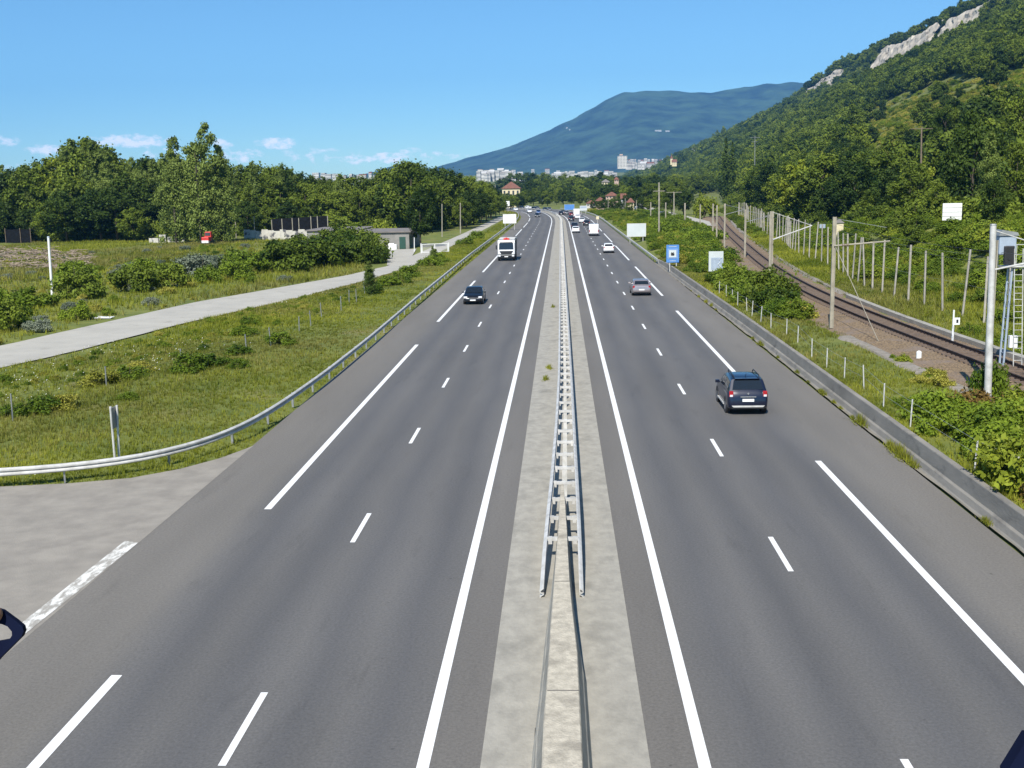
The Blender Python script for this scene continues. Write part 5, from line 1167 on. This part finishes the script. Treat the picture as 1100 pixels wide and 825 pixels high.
# railing of the footbridge the picture is taken from
def bridge_bits():
    t = thing('bridge_railing', (0, 0, 0), 'dark steel bridge railing with one bracket tip showing at the lower right corner', 'railing')
    MB().tube([(-4, .72, 9.25), (4, .72, 9.25)], .035, 10).build('top_rail', M['navyframe'], t)
    for x in (-3, -1.2, 1.2, 3): MB().tube([(x, .72, 8.2), (x, .72, 9.25)], .025, 8).build('post', M['navyframe'], t)
    c = CAM+ray(1112, 838)*1.3; a = CAM+ray(1096, 812)*1.3
    mb = MB(); pts2 = [(1106, 790), (1082, 829), (1090, 900), (1135, 900), (1135, 790)]
    q = [CAM+ray(*p)*1.3 for p in pts2]; q2 = [p+_D*.02 for p in q]; n = 5
    mb.add(q+q2, [tuple(range(n)), tuple(range(2*n-1, n-1, -1))]+[(i, n+i, n+(i+1) % n, (i+1) % n) for i in range(n)]); mb.build('bracket', M['navyframe'], t)
    b = CAM+ray(1112, 895)*1.3; MB().tube([tuple(b), (b[0], .72, 9.25)], .012, 6).build('bracket_arm', M['navyframe'], t)
    t = thing('frame_bracket', (0, 0, 0), 'dark blue rounded frame with a cut-out poking in at the lower left edge', 'bracket')
    K = 1.9
    out = [(-40,640),(-20,650),(2,656),(17,667),(24,673),(25.4,678),(23,684),(10,697),(-4,711),(-40,748)]; hole = [(-34,664),(-18,668),(2,670.5),(8,673),(12.6,678.5),(12.8,682.5),(10,687),(2,688.5),(-12,691),(-34,716)]
    o1 = [CAM+ray(*p)*K for p in out]; h1 = [CAM+ray(*p)*K for p in hole]; n = len(out); V = o1+h1+[p+_D*.012 for p in o1]+[p+_D*.012 for p in h1]; F_ = []
    for i in range(n):
        j = (i+1) % n; F_ += [(i, j, n+j, n+i), (2*n+i, 3*n+i, 3*n+j, 2*n+j), (i, 2*n+i, 2*n+j, j), (n+i, n+j, 3*n+j, 3*n+i)]
    MB().add(V, F_).build('frame', M['navyframe'], t)
    c = CAM+ray(-3, 660)*(K-.01); MB().tube([tuple(c-_SX*.02), tuple(c+_SX*.004), tuple(c+_SX*.007)], [.012, .011, .006], 10).build('end_cap', M['skin'], t, smooth=True)
    c = CAM+ray(-38, 700)*K; MB().tube([tuple(c), (c[0]-.2, .8, 9.2)], .012, 6).build('arm', M['navyframe'], t)
bridge_bits()

# ------------------------------------------------------------------ vehicles (front towards local +Y)
def paint(name, c, metal=.3, rough=.28): 
    return mat('car_paint_'+name, c, None, 1, rough, metal, spec=.5, coat=.6)
PN = {'navy': paint('navy', (.0035,.007,.024), .1), 'black': paint('black', (.010,.011,.014)), 'silver': paint('silver', (.42,.39,.39), .6), 'white': paint('white', (.72,.73,.74), 0), 'grey': paint('grey', (.14,.145,.15), .5), 'red': paint('dark_red', (.20,.02,.02), .2), 'blue': paint('blue', (.03,.07,.20), .3), 'champ': paint('rose_silver', (.40,.35,.35), .6)}
def wheel_proto(detail):
    if ('w', detail) in PN: return PN[('w', detail)]
    r, w = .33, .22; mb = MB()
    mb.tube([(-w/2, 0, 0), (-w/2+.03, 0, 0), (w/2-.03, 0, 0), (w/2, 0, 0)], [r-.03, r, r, r-.03], 20 if detail else 10)
    ty = mesh_np('wheel', np.array(mb.v), mb.f, [M['tyre']], None, True, 40)
    mb = MB(); mb.tube([(-w/2-.012, 0, 0), (w/2+.012, 0, 0)], r*.62, 14 if detail else 8)
    for k in range(5):
        a = k*1.2566; mb.box((w/2+.018, math.cos(a)*r*.36, math.sin(a)*r*.36), (.012, .05, .05))
    rm = mesh_np('rim', np.array(mb.v), mb.f, [M['rim']], None, True, 40); PN[('w', detail)] = (ty, rm); return PN[('w', detail)]
def car(label, x, y, rz, kind='hatch', pc='grey', L=4.2, W=1.8, H=1.48, detail=1, group=None, name=None):
    t = thing(name or 'car', (x, y, .004), label, 'car', group, rz); pm = PN[pc]; hw = W/2
    if kind == 'suv': S = [(-.50,.42,.62,.66,.88),(-.488,.34,.90,.95,.95),(-.462,.27,1.03,1.10,.99),(-.385,.25,1.06,H-.07,1),(-.31,.25,1.06,H,1),(-.05,.25,1.05,H+.01,1),(.07,.25,1.03,H-.06,1),(.235,.25,1.0,1.09,1),(.40,.26,.92,.99,.98),(.465,.30,.82,.88,.94),(.492,.36,.66,.72,.86),(.50,.42,.56,.60,.76)]
    elif kind == 'sedan': S = [(-.50,.40,.66,.72,.84),(-.485,.30,.92,.98,.94),(-.40,.22,.96,1.02,.99),(-.345,.22,.96,1.05,1),(-.20,.2,.95,H-.05,1),(-.10,.2,.94,H,1),(.0,.2,.93,H,1),(.08,.2,.92,H-.06,1),(.26,.2,.88,.96,1),(.40,.22,.78,.85,.97),(.465,.26,.68,.74,.92),(.49,.30,.56,.62,.84),(.50,.34,.48,.52,.74)]
    else: S = [(-.50,.40,.62,.66,.86),(-.485,.30,.88,.93,.95),(-.45,.24,.96,1.03,.99),(-.36,.22,.97,H-.09,1),(-.27,.22,.97,H-.01,1),(-.05,.2,.95,H,1),(.06,.2,.93,H-.06,1),(.26,.2,.90,.98,1),(.40,.22,.80,.87,.97),(.465,.26,.70,.76,.92),(.49,.30,.58,.64,.84),(.50,.34,.50,.54,.74)]
    V = []; info = []
    for s, zb, zs, zt, wf in S:
        h_ = hw*wf; cab = zt-zs; tw = h_*.965-cab*.30 if cab > .2 else h_*.93
        half = [(0, zb), (h_*.80, zb), (h_*.97, zb+.07), (h_, (zb+zs)*.52), (h_*.985, zs-.06), (h_*.965, zs), (tw, zt-.055 if cab > .2 else zt-.03), (tw*.91, zt-.012), (tw*.5, zt+.006), (0, zt+.012)]
        ring = [(a, s*L, b) for a, b in half]+[(-a, s*L, b) for a, b in half[-2:0:-1]]
        V += ring; info.append((s*L, zs, zt, h_*.965, tw))
    n = 18; F_ = [(i*n+k, i*n+(k+1) % n, (i+1)*n+(k+1) % n, (i+1)*n+k) for i in range(len(S)-1) for k in range(n)]
    F_ += [tuple(range(n-1, -1, -1)), tuple((len(S)-1)*n+k for k in range(n))]
    mb = MB(); mb.add(V, F_); body = mb.build('body', pm, t, smooth=True, angle=42)
    def glass(nm, q, off=.014):
        q = [np.array(p, float) for p in q]; c = sum(q)/4; nrm = np.cross(q[1]-q[0], q[3]-q[0]); nrm /= np.linalg.norm(nrm)
        if np.dot(nrm, c-np.array([0, c[1]*.6, .7])) < 0: nrm = -nrm
        A = [p+nrm*off for p in q]; B = [p-nrm*.02 for p in q]; mb = MB(); mb.add(A+B, [(0,1,2,3), (7,6,5,4)]+[(i, 4+i, 4+(i+1) % 4, (i+1) % 4) for i in range(4)]); return mb.build(nm, M['glass'], t)
    lp3 = lambda a, b, f: np.array(a)*(1-f)+np.array(b)*f
    ci = {'suv': (7, 6, 2, 3), 'sedan': (8, 7, 3, 4), 'hatch': (7, 6, 2, 3)}[kind]
    def across(i, j, f0, f1, k=.88):
        a, b = info[i], info[j]; pt = lambda s, f: (s*(a[4]*.95*(1-f)+b[4]*.92*f)*k, a[0]*(1-f)+b[0]*f, (a[2]+.008)*(1-f)+(b[2]+.004)*f)
        return [pt(-1, f0), pt(1, f0), pt(1, f1), pt(-1, f1)]
    glass('windscreen', across(ci[0], ci[1], .06, .93)); glass('rear_window', across(ci[2], ci[3], .10, .90))
    segs = [(ci[3], ci[3]+1 if kind != 'sedan' else 5), (ci[3]+1 if kind != 'sedan' else 5, 5 if kind != 'sedan' else 6), (5 if kind != 'sedan' else 6, ci[1])]
    r0, r1 = info[ci[3]][0]+.02, info[ci[1]][0]-.03; spl = (r0+r1)/2
    def side(s, ya, yb, f0=.10, f1=.86):
        def at_(y, f):
            Y = [q[0] for q in info]; zs, zt, hb_, tw = (np.interp(y, Y, [q[k] for q in info]) for k in (1, 2, 3, 4)); return (s*(hb_*(1-f)+tw*f), y, zs*(1-f)+(zt-.055)*f)
        return [at_(ya, f0), at_(yb, f0), at_(yb, f1), at_(ya, f1)]
    for s in (-1, 1):
        glass('side_window', side(s, r0, spl-.04)); glass('side_window', side(s, spl+.04, r1+.05))
    ty, rm = wheel_proto(detail)
    for sx in (-1, 1):
        for fy in (-.30, .315):
            w_ = link('wheel', ty, t); w_.location = (sx*(hw-.115), fy*L, .33); w_.rotation_euler.z = 0 if sx > 0 else math.pi
            if detail: link('rim', rm, w_)
            if detail: mb = MB(); mb.tube([(sx*(hw-.2), fy*L, .35), (sx*(hw+.006), fy*L, .35)], .40, 18); mb.build('wheel_arch', M['black'], t)
    ry = -.493*L; fy = .485*L
    zl = {'suv': .98, 'sedan': .82, 'hatch': .84}[kind]
    for s in (-1, 1):
        MB().box((s*hw*.83, ry+.07, zl), (.19, .13, .26 if kind != 'sedan' else .18)).build('taillight', M['red_lens'], t, bevel=.02)
        if kind == 'suv': MB().box((s*hw*.83, ry-.008, zl-.07), (.13, .02, .09)).build('reversing_light', M['clear_lens'], t)
        MB().box((s*hw*.74, fy-.07, .66 if kind != 'suv' else .80), (.34, .18, .17)).build('headlight', M['clear_lens'], t, bevel=.03)
        if detail:
            mb = MB(); mb.box((s*(hw+.10), info[ci[1]][0]+.28, info[5][1]+.08), (.20, .10, .15)).box((s*(hw+.01), info[ci[1]][0]+.30, info[5][1]+.04), (.1, .05, .05)); mb.build('mirror', pm if kind != 'suv' else PN['navy'], t, bevel=.02)
    MB().box((0, ry-.03 if kind == 'suv' else ry-.015, .70 if kind == 'suv' else .60), (.52, .03, .12)).build('number_plate', M['plate'], t)
    MB().box((0, fy+.05, .42), (.52, .05, .11)).build('number_plate', M['plate'], t)
    if detail: MB().box((0, fy+.01, .56), (.8, .07, .12)).build('grille', M['black'], t, bevel=.01)
    MB().box((0, ry+.05, .36), (W*.80, .16, .12)).build('rear_bumper', M['black'], t, bevel=.02)
    if kind == 'suv':
        MB().prism([(-.74, .46), (-.66, .39), (.66, .39), (.74, .46)], ry-.075, ry-.03).build('skid_plate', M['steel'], t)
        MB().box((0, ry-.035, .86), (.70, .03, .05)).build('trim_strip', M['chrome'], t)
        MB().prism([(-.055, 1.0), (0, .94), (.055, 1.0), (0, 1.06)], ry-.02, ry+.03).build('emblem', M['chrome'], t)
        for s in (-1, 1): MB().tube([(s*.56, info[3][0]+.05, H-.04), (s*.58, info[4][0], H+.07), (s*.58, info[5][0]+.3, H+.08), (s*.56, info[6][0]-.1, H-.03)], .024, 8).build('roof_rail', M['black'], t)
        for s in (-1, 1): MB().box((s*(hw+.012), .0, .34), (.05, L*.44, .07)).build('side_sill', M['steel'], t)
        MB().box((0, info[3][0]-.02, H-.035), (1.12, .2, .03)).build('spoiler', pm, t, bevel=.01)
        MB().tube([(0, info[4][0]+.1, H), (0, info[4][0]-.12, H+.16)], .012, 5).build('antenna', M['black'], t)
    if kind == 'hatch' and detail: MB().box((0, ry-.01, .80), (.9, .03, .03)).build('trim_strip', M['chrome'], t)
    return t
def at_px(u, v, dy=0): g = G(u, v, 0); return g[0], g[1]+dy
def heading(Y, away=True):
    a = math.atan2(offx(Y+8)-offx(Y), 8); return -a if away else math.pi-a
x, y = at_px(803.5, 446.5); car('dark blue SUV with roof rails driving away in the nearest lane on the right', x, y+2.15, 0, 'suv', 'navy', 4.31, 1.82, 1.66)
x, y = at_px(689.3, 318); car('rose-silver hatchback seen from behind beyond the dark blue SUV', x, y+2.1, 0, 'hatch', 'champ', 4.25, 1.78, 1.50)
x, y = at_px(654, 272); car('small white hatchback beyond the rose-silver one', x, y+1.9, 0, 'hatch', 'white', 3.7, 1.66, 1.5)
x, y = at_px(508, 327.5); car('black saloon with bright headlights coming towards the viewer in the left-hand roadway', x, y+2.25, math.pi, 'sedan', 'black', 4.5, 1.8, 1.46)
for u, v, kind, pc, lb in [(618.6,250.3,'hatch','white','white car in the fast lane just behind a dark one'),(617.3,245.8,'sedan','black','dark car in the fast lane directly in front of a white one'),(630.1,242.6,'hatch','black','dark hatchback ahead of the white van in the slow lane'),(625.3,239.6,'sedan','white','white car ahead of the dark hatchback in the slow lane'),(613.6,237.6,'hatch','black','lone dark car farther on in the fast lane'),(620.6,235.3,'hatch','white','white car close behind the pale box van'),(614.0,232.3,'sedan','red','dark red car next to the pale box van'),(608.5,230.6,'hatch','grey','grey car beneath the blue direction sign'),(602.6,231.2,'sedan','black','dark car where the median starts to bend'),(604.8,229.6,'hatch','grey','grey car beyond the dark one where the median bends')]:
    x, y = at_px(u, v); car(lb, x, y+2.1, heading(y), kind, pc, 4.2, 1.78, 1.48, 0, 'distant cars driving away on the right')
for u, v, kind, pc, lb in [(577.0,233.3,'hatch','black','dark oncoming car, nearer of two in line'),(578.3,229.6,'sedan','blue','blue oncoming car, farther of two in line'),(568.6,228.6,'hatch','white','small pale oncoming car by the left edge line of the bend'),(553.6,226.4,'hatch','white','pale car far round the bend by the left verge'),(560.2,224.6,'sedan','black','dark car far round the bend, left of a white one'),(567.6,224.2,'hatch','white','white car far round the bend between dark ones'),(573.8,225.4,'hatch','black','dark car far round the bend, left one of a close pair'),(576.8,225.0,'sedan','grey','grey car far round the bend, right one of a close pair'),(585.4,226.3,'sedan','black','dark car at the middle of the bend'),(589.8,226.2,'hatch','grey','grey car at the middle of the bend beside a dark one')]:
    x, y = at_px(u, v); car(lb, x, y+2.1, heading(min(y, 585), False), kind, pc, 4.2, 1.78, 1.48, 0, 'distant oncoming cars on the left')
for u, v, pc, lb in [(678.2,225.2,'white','white car parked on the side road, left of two'),(683.8,226.0,'white','white car parked on the side road, right of two'),(710.2,232.6,'silver','silver car half hidden on the side road by the tall electricity pole')]:
    g = G(u, v, .86); o = car(lb, g[0], g[1], .1, 'hatch', pc, 4.0, 1.75, 1.5, 0); o.location.z = .865
def van(label, x, y, rz, L=5.4, W=2.0, H=2.5, pc='white', name='van', detail=1):
    t = thing(name, (x, y, .004), label, 'van', None, rz); hw = W/2; pm = PN[pc]
    prof = [(-L/2, .35), (L/2-.1, .35), (L/2, .55), (L/2-.1, 1.05), (L/2-.85, 1.3), (L/2-1.6, H-.15), (L/2-2.1, H), (-L/2+.12, H), (-L/2, H-.12)]
    MB().prism(prof, -hw, hw, axis='x').build('body', pm, t, bevel=.09)
    MB().add([(-hw*.86, L/2-.88, 1.34), (hw*.86, L/2-.88, 1.34), (hw*.80, L/2-1.56, H-.24), (-hw*.80, L/2-1.56, H-.24), (-hw*.86, L/2-.98, 1.28), (hw*.86, L/2-.98, 1.28), (hw*.80, L/2-1.72, H-.3), (-hw*.80, L/2-1.72, H-.3)], [(0,1,2,3), (0,4,5,1), (1,5,6,2), (2,6,7,3), (3,7,4,0)]).build('windscreen', M['glass'], t).location = (0, .03, .03)
    for s in (-1, 1):
        MB().box((s*(hw+.005), L/2-1.75, 1.55), (.03, .9, .6)).build('side_window', M['glass'], t)
        MB().box((s*(hw-.10), -L/2-.01, 1.05), (.14, .05, .5)).build('taillight', M['red_lens'], t); MB().box((s*hw*.75, L/2-.02, .85), (.34, .14, .24)).build('headlight', M['clear_lens'], t)
        MB().box((s*(hw+.14), L/2-1.3, 1.45), (.2, .1, .32)).build('mirror', M['black'], t)
        for fy in (-.30, .30): MB().tube([(s*(hw-.2), fy*L, .35), (s*(hw+.012), fy*L, .35)], .35, 14).build('wheel', M['tyre'], t)
    MB().box((0, -L/2-.03, .42), (W*.96, .14, .24)).build('rear_bumper', M['black'], t); MB().box((0, -L/2-.012, .78), (.52, .03, .12)).build('number_plate', M['plate'], t)
    for s in (-1, 1): MB().box((s*hw*.47, -L/2-.012, 1.4), (W*.43, .02, 1.7)).build('rear_door', pm, t, bevel=.008)
    return t
x, y = at_px(638, 253.6); van('tall white van seen from behind in the slow lane', x, y+2.7, 0)
x, y = at_px(619.2, 234.0); van('pale box van far ahead among the cars below the direction signs', x, y+2.7, heading(y), 5.6, 2.1, 3.0)
def truck():
    x, y = at_px(544, 280.3); t = thing('truck', (x, y, .004), 'white-cabbed tipper truck coming towards the viewer beside the left hard shoulder', 'truck', None, math.pi); W = 2.5; hw = W/2
    prof = [(.0, .55), (0, 1.0), (-.05, 1.35), (-.22, 2.55), (-.40, 2.95), (-2.1, 2.95), (-2.1, .55)]
    MB().prism([(a, b) for a, b in prof], -hw*.97, hw*.97, axis='x').build('cab', PN['white'], t, bevel=.07)
    f = lambda z: -.05-(z-1.35)*.17/1.2
    MB().add([(-hw*.84, f(1.62)+.02, 1.62), (hw*.84, f(1.62)+.02, 1.62), (hw*.80, f(2.5)+.02, 2.5), (-hw*.80, f(2.5)+.02, 2.5), (-hw*.84, f(1.62)-.05, 1.62), (hw*.84, f(1.62)-.05, 1.62), (hw*.80, f(2.5)-.05, 2.5), (-hw*.80, f(2.5)-.05, 2.5)], [(0,1,2,3), (0,4,5,1), (1,5,6,2), (2,6,7,3), (3,7,4,0)]).build('windscreen', M['glass'], t)
    MB().prism([(-.98, 1.42), (-.72, .98), (.72, .98), (.98, 1.42)], -.03, .05).build('grille', M['black'], t)
    MB().box((0, .02, .93), (W*.95, .10, .10)).build('lower_trim', PN['grey'], t)
    MB().box((0, .06, .60), (W*.96, .22, .52)).build('bumper', PN['black'], t, bevel=.05)
    MB().box((0, .175, .62), (.52, .03, .12)).build('number_plate', M['plate'], t)
    MB().box((0, -.22, 2.62), (1.9, .22, .14)).build('sun_visor', M['black'], t)
    for s in (-1, 1):
        MB().box((s*hw*.78, .15, .74), (.34, .12, .24)).build('headlight', M['clear_lens'], t, bevel=.03)
        MB().box((s*(hw+.16), -.25, 1.95), (.2, .14, .62)).build('mirror', M['black'], t, bevel=.03)
        MB().box((s*hw*.972, -.95, 2.05), (.03, .9, .7)).build('side_window', M['glass'], t)
        for fy in (-.75, -4.6, -6.0): MB().tube([(s*(hw-.32), fy, .5), (s*(hw-.02), fy, .5)], .5, 16).build('wheel', M['tyre'], t)
    MB().box((0, -4.4, .85), (.9, 5.6, .3)).build('chassis', M['black'], t)
    mb = MB(); mb.box((0, -4.75, 2.05), (2.46, 4.9, 1.9)); 
    for k in range(7):
        for s in (-1, 1): mb.box((s*1.25, -2.6-k*.72, 2.05), (.08, .10, 1.86))
    mb.build('tipper_body', PN['grey'], t)
    MB().box((0, -4.75, 3.03), (2.30, 4.7, .10)).build('load_cover', M['bgrey'], t)
    mb = MB(); mb.tube([(-.45, -.75, 3.02), (.0, -.7, 3.14), (.4, -.75, 3.05)], [.13, .20, .13], 8); mb.box((-.25, -.72, 3.08), (.4, .3, .26)); mb.box((.3, -.72, 3.0), (.25, .25, .14)); mb.build('roof_beacon', M['red'], t, bevel=.03)
truck()

# ------------------------------------------------------------------ sky, sun, air
SUN_EL, SUN_AZ_DX = math.radians(46), .22           # light travels towards (+.22, 1) on the ground
w = bpy.data.worlds.new('World'); scn.world = w; w.use_nodes = True; nt = w.node_tree; N = nt.nodes; L = nt.links
bg = N['Background']; sky = N.new('ShaderNodeTexSky'); sky.sky_type = 'NISHITA'; sky.sun_disc = False; sky.sun_elevation = SUN_EL
sdx, sdy = -SUN_AZ_DX, -1.0; sky.sun_rotation = math.atan2(sdx, sdy); sky.altitude = 500; sky.air_density = 1.0; sky.dust_density = .1; sky.ozone_density = 3.0
bg.inputs['Strength'].default_value = .081
tc = N.new('ShaderNodeTexCoord'); sx = N.new('ShaderNodeSeparateXYZ'); L.new(tc.outputs['Generated'], sx.inputs[0])
def math_(op, a, b=None):
    n = N.new('ShaderNodeMath'); n.operation = op
    for k, q in enumerate((a, b)):
        if q is None: continue
        if isinstance(q, (int, float)): n.inputs[k].default_value = q
        else: L.new(q, n.inputs[k])
    return n.outputs[0]
az = math_('ARCTAN2', sx.outputs['X'], sx.outputs['Y']); el = math_('ARCSINE', sx.outputs['Z'])
ns = N.new('ShaderNodeTexNoise'); ns.inputs['Scale'].default_value = 95; ns.inputs['Detail'].default_value = 7; ns.inputs['Roughness'].default_value = .6
mp = N.new('ShaderNodeMapping'); mp.inputs['Scale'].default_value = (1, 1, 1.9); L.new(tc.outputs['Generated'], mp.inputs['Vector']); L.new(mp.outputs['Vector'], ns.inputs['Vector'])
tot = None
for u, v, wu, wv, k in [(140,149,50,8,.9),(110,152,24,6,.7),(48,160,24,7,.95),(0,150,20,7,.8),(238,153,14,7,.7),(256,165,34,10,.6),(297,152,26,7,1.0),(384,169,17,7,.95),(418,168,26,7,.75),(442,161,14,5,.8),(345,165,60,10,.35),(170,161,30,8,.5),(60,178,60,8,.35),(420,188,60,9,.4),(470,165,40,8,.3)]:
    r = unit(ray(u, v)); a0, e0 = math.atan2(r[0], r[1]), math.asin(r[2]); da, de = wu/FPX, wv/FPX
    q = math_('ADD', math_('POWER', math_('DIVIDE', math_('SUBTRACT', az, a0), da), 2), math_('POWER', math_('DIVIDE', math_('SUBTRACT', el, e0-.25*de), de), 2))
    c = math_('MULTIPLY', math_('MAXIMUM', math_('SUBTRACT', 1.0, q), 0.0), k); tot = c if tot is None else math_('MAXIMUM', tot, c)
cl = math_('MULTIPLY', math_('MINIMUM', math_('MAXIMUM', math_('MULTIPLY', math_('SUBTRACT', math_('ADD', math_('POWER', tot, .6), math_('MULTIPLY', math_('SUBTRACT', ns.outputs['Fac'], .5), 3.0)), .42), 1.5), 0.0), 1.0), math_('MINIMUM', math_('MULTIPLY', tot, 4.0), .95))
mx = N.new('ShaderNodeMix'); mx.data_type = 'RGBA'; L.new(cl, mx.inputs['Factor']); tint = N.new('ShaderNodeMix'); tint.data_type = 'RGBA'; tint.blend_type = 'MULTIPLY'; tint.inputs['Factor'].default_value = 1; tint.inputs[7].default_value = (.58, .86, 1.0, 1); L.new(sky.outputs['Color'], tint.inputs[6]); L.new(tint.outputs[2], mx.inputs[6]); mx.inputs[7].default_value = (9.2, 9.6, 10.4, 1); L.new(mx.outputs[2], bg.inputs['Color'])
sd = bpy.data.lights.new('sun', 'SUN'); sd.energy = 4.2; sd.angle = math.radians(.53); sd.color = (1, .95, .87); so = bpy.data.objects.new('sun', sd); COL.objects.link(so)
dirv = mathutils.Vector((SUN_AZ_DX, 1.0, -math.hypot(SUN_AZ_DX, 1)*math.tan(SUN_EL))); so.rotation_euler = dirv.to_track_quat('-Z', 'Y').to_euler(); so.location = (-40, -120, 160)
hz_m = bpy.data.materials.new('blue_summer_haze'); hz_m.use_nodes = True; nt = hz_m.node_tree; nt.nodes.remove(nt.nodes['Principled BSDF']); pv = nt.nodes.new('ShaderNodeVolumePrincipled')
pv.inputs['Color'].default_value = (.15, .47, 1.0, 1); pv.inputs['Density'].default_value = 7.5e-5; pv.inputs['Anisotropy'].default_value = 0.0
nt.links.new(pv.outputs[0], nt.nodes['Material Output'].inputs['Volume'])
tag(MB().box((0, 4000, 429), (13200, 9600, 880)).build('haze', hz_m), 'thin blue summer haze filling the valley', kind='stuff')

scn.view_settings.view_transform = 'Standard'; scn.view_settings.look = 'None'; scn.view_settings.gamma = 1; scn.view_settings.exposure = .75
cy = scn.cycles; cy.max_bounces = 6; cy.diffuse_bounces = 2; cy.glossy_bounces = 2; cy.transmission_bounces = 2; cy.volume_bounces = 0; cy.transparent_max_bounces = 4; cy.use_denoising = True; cy.sample_clamp_indirect = 4
try: cy.denoiser = 'OPENIMAGEDENOISE'; cy.denoising_prefilter = 'ACCURATE'
except Exception: pass
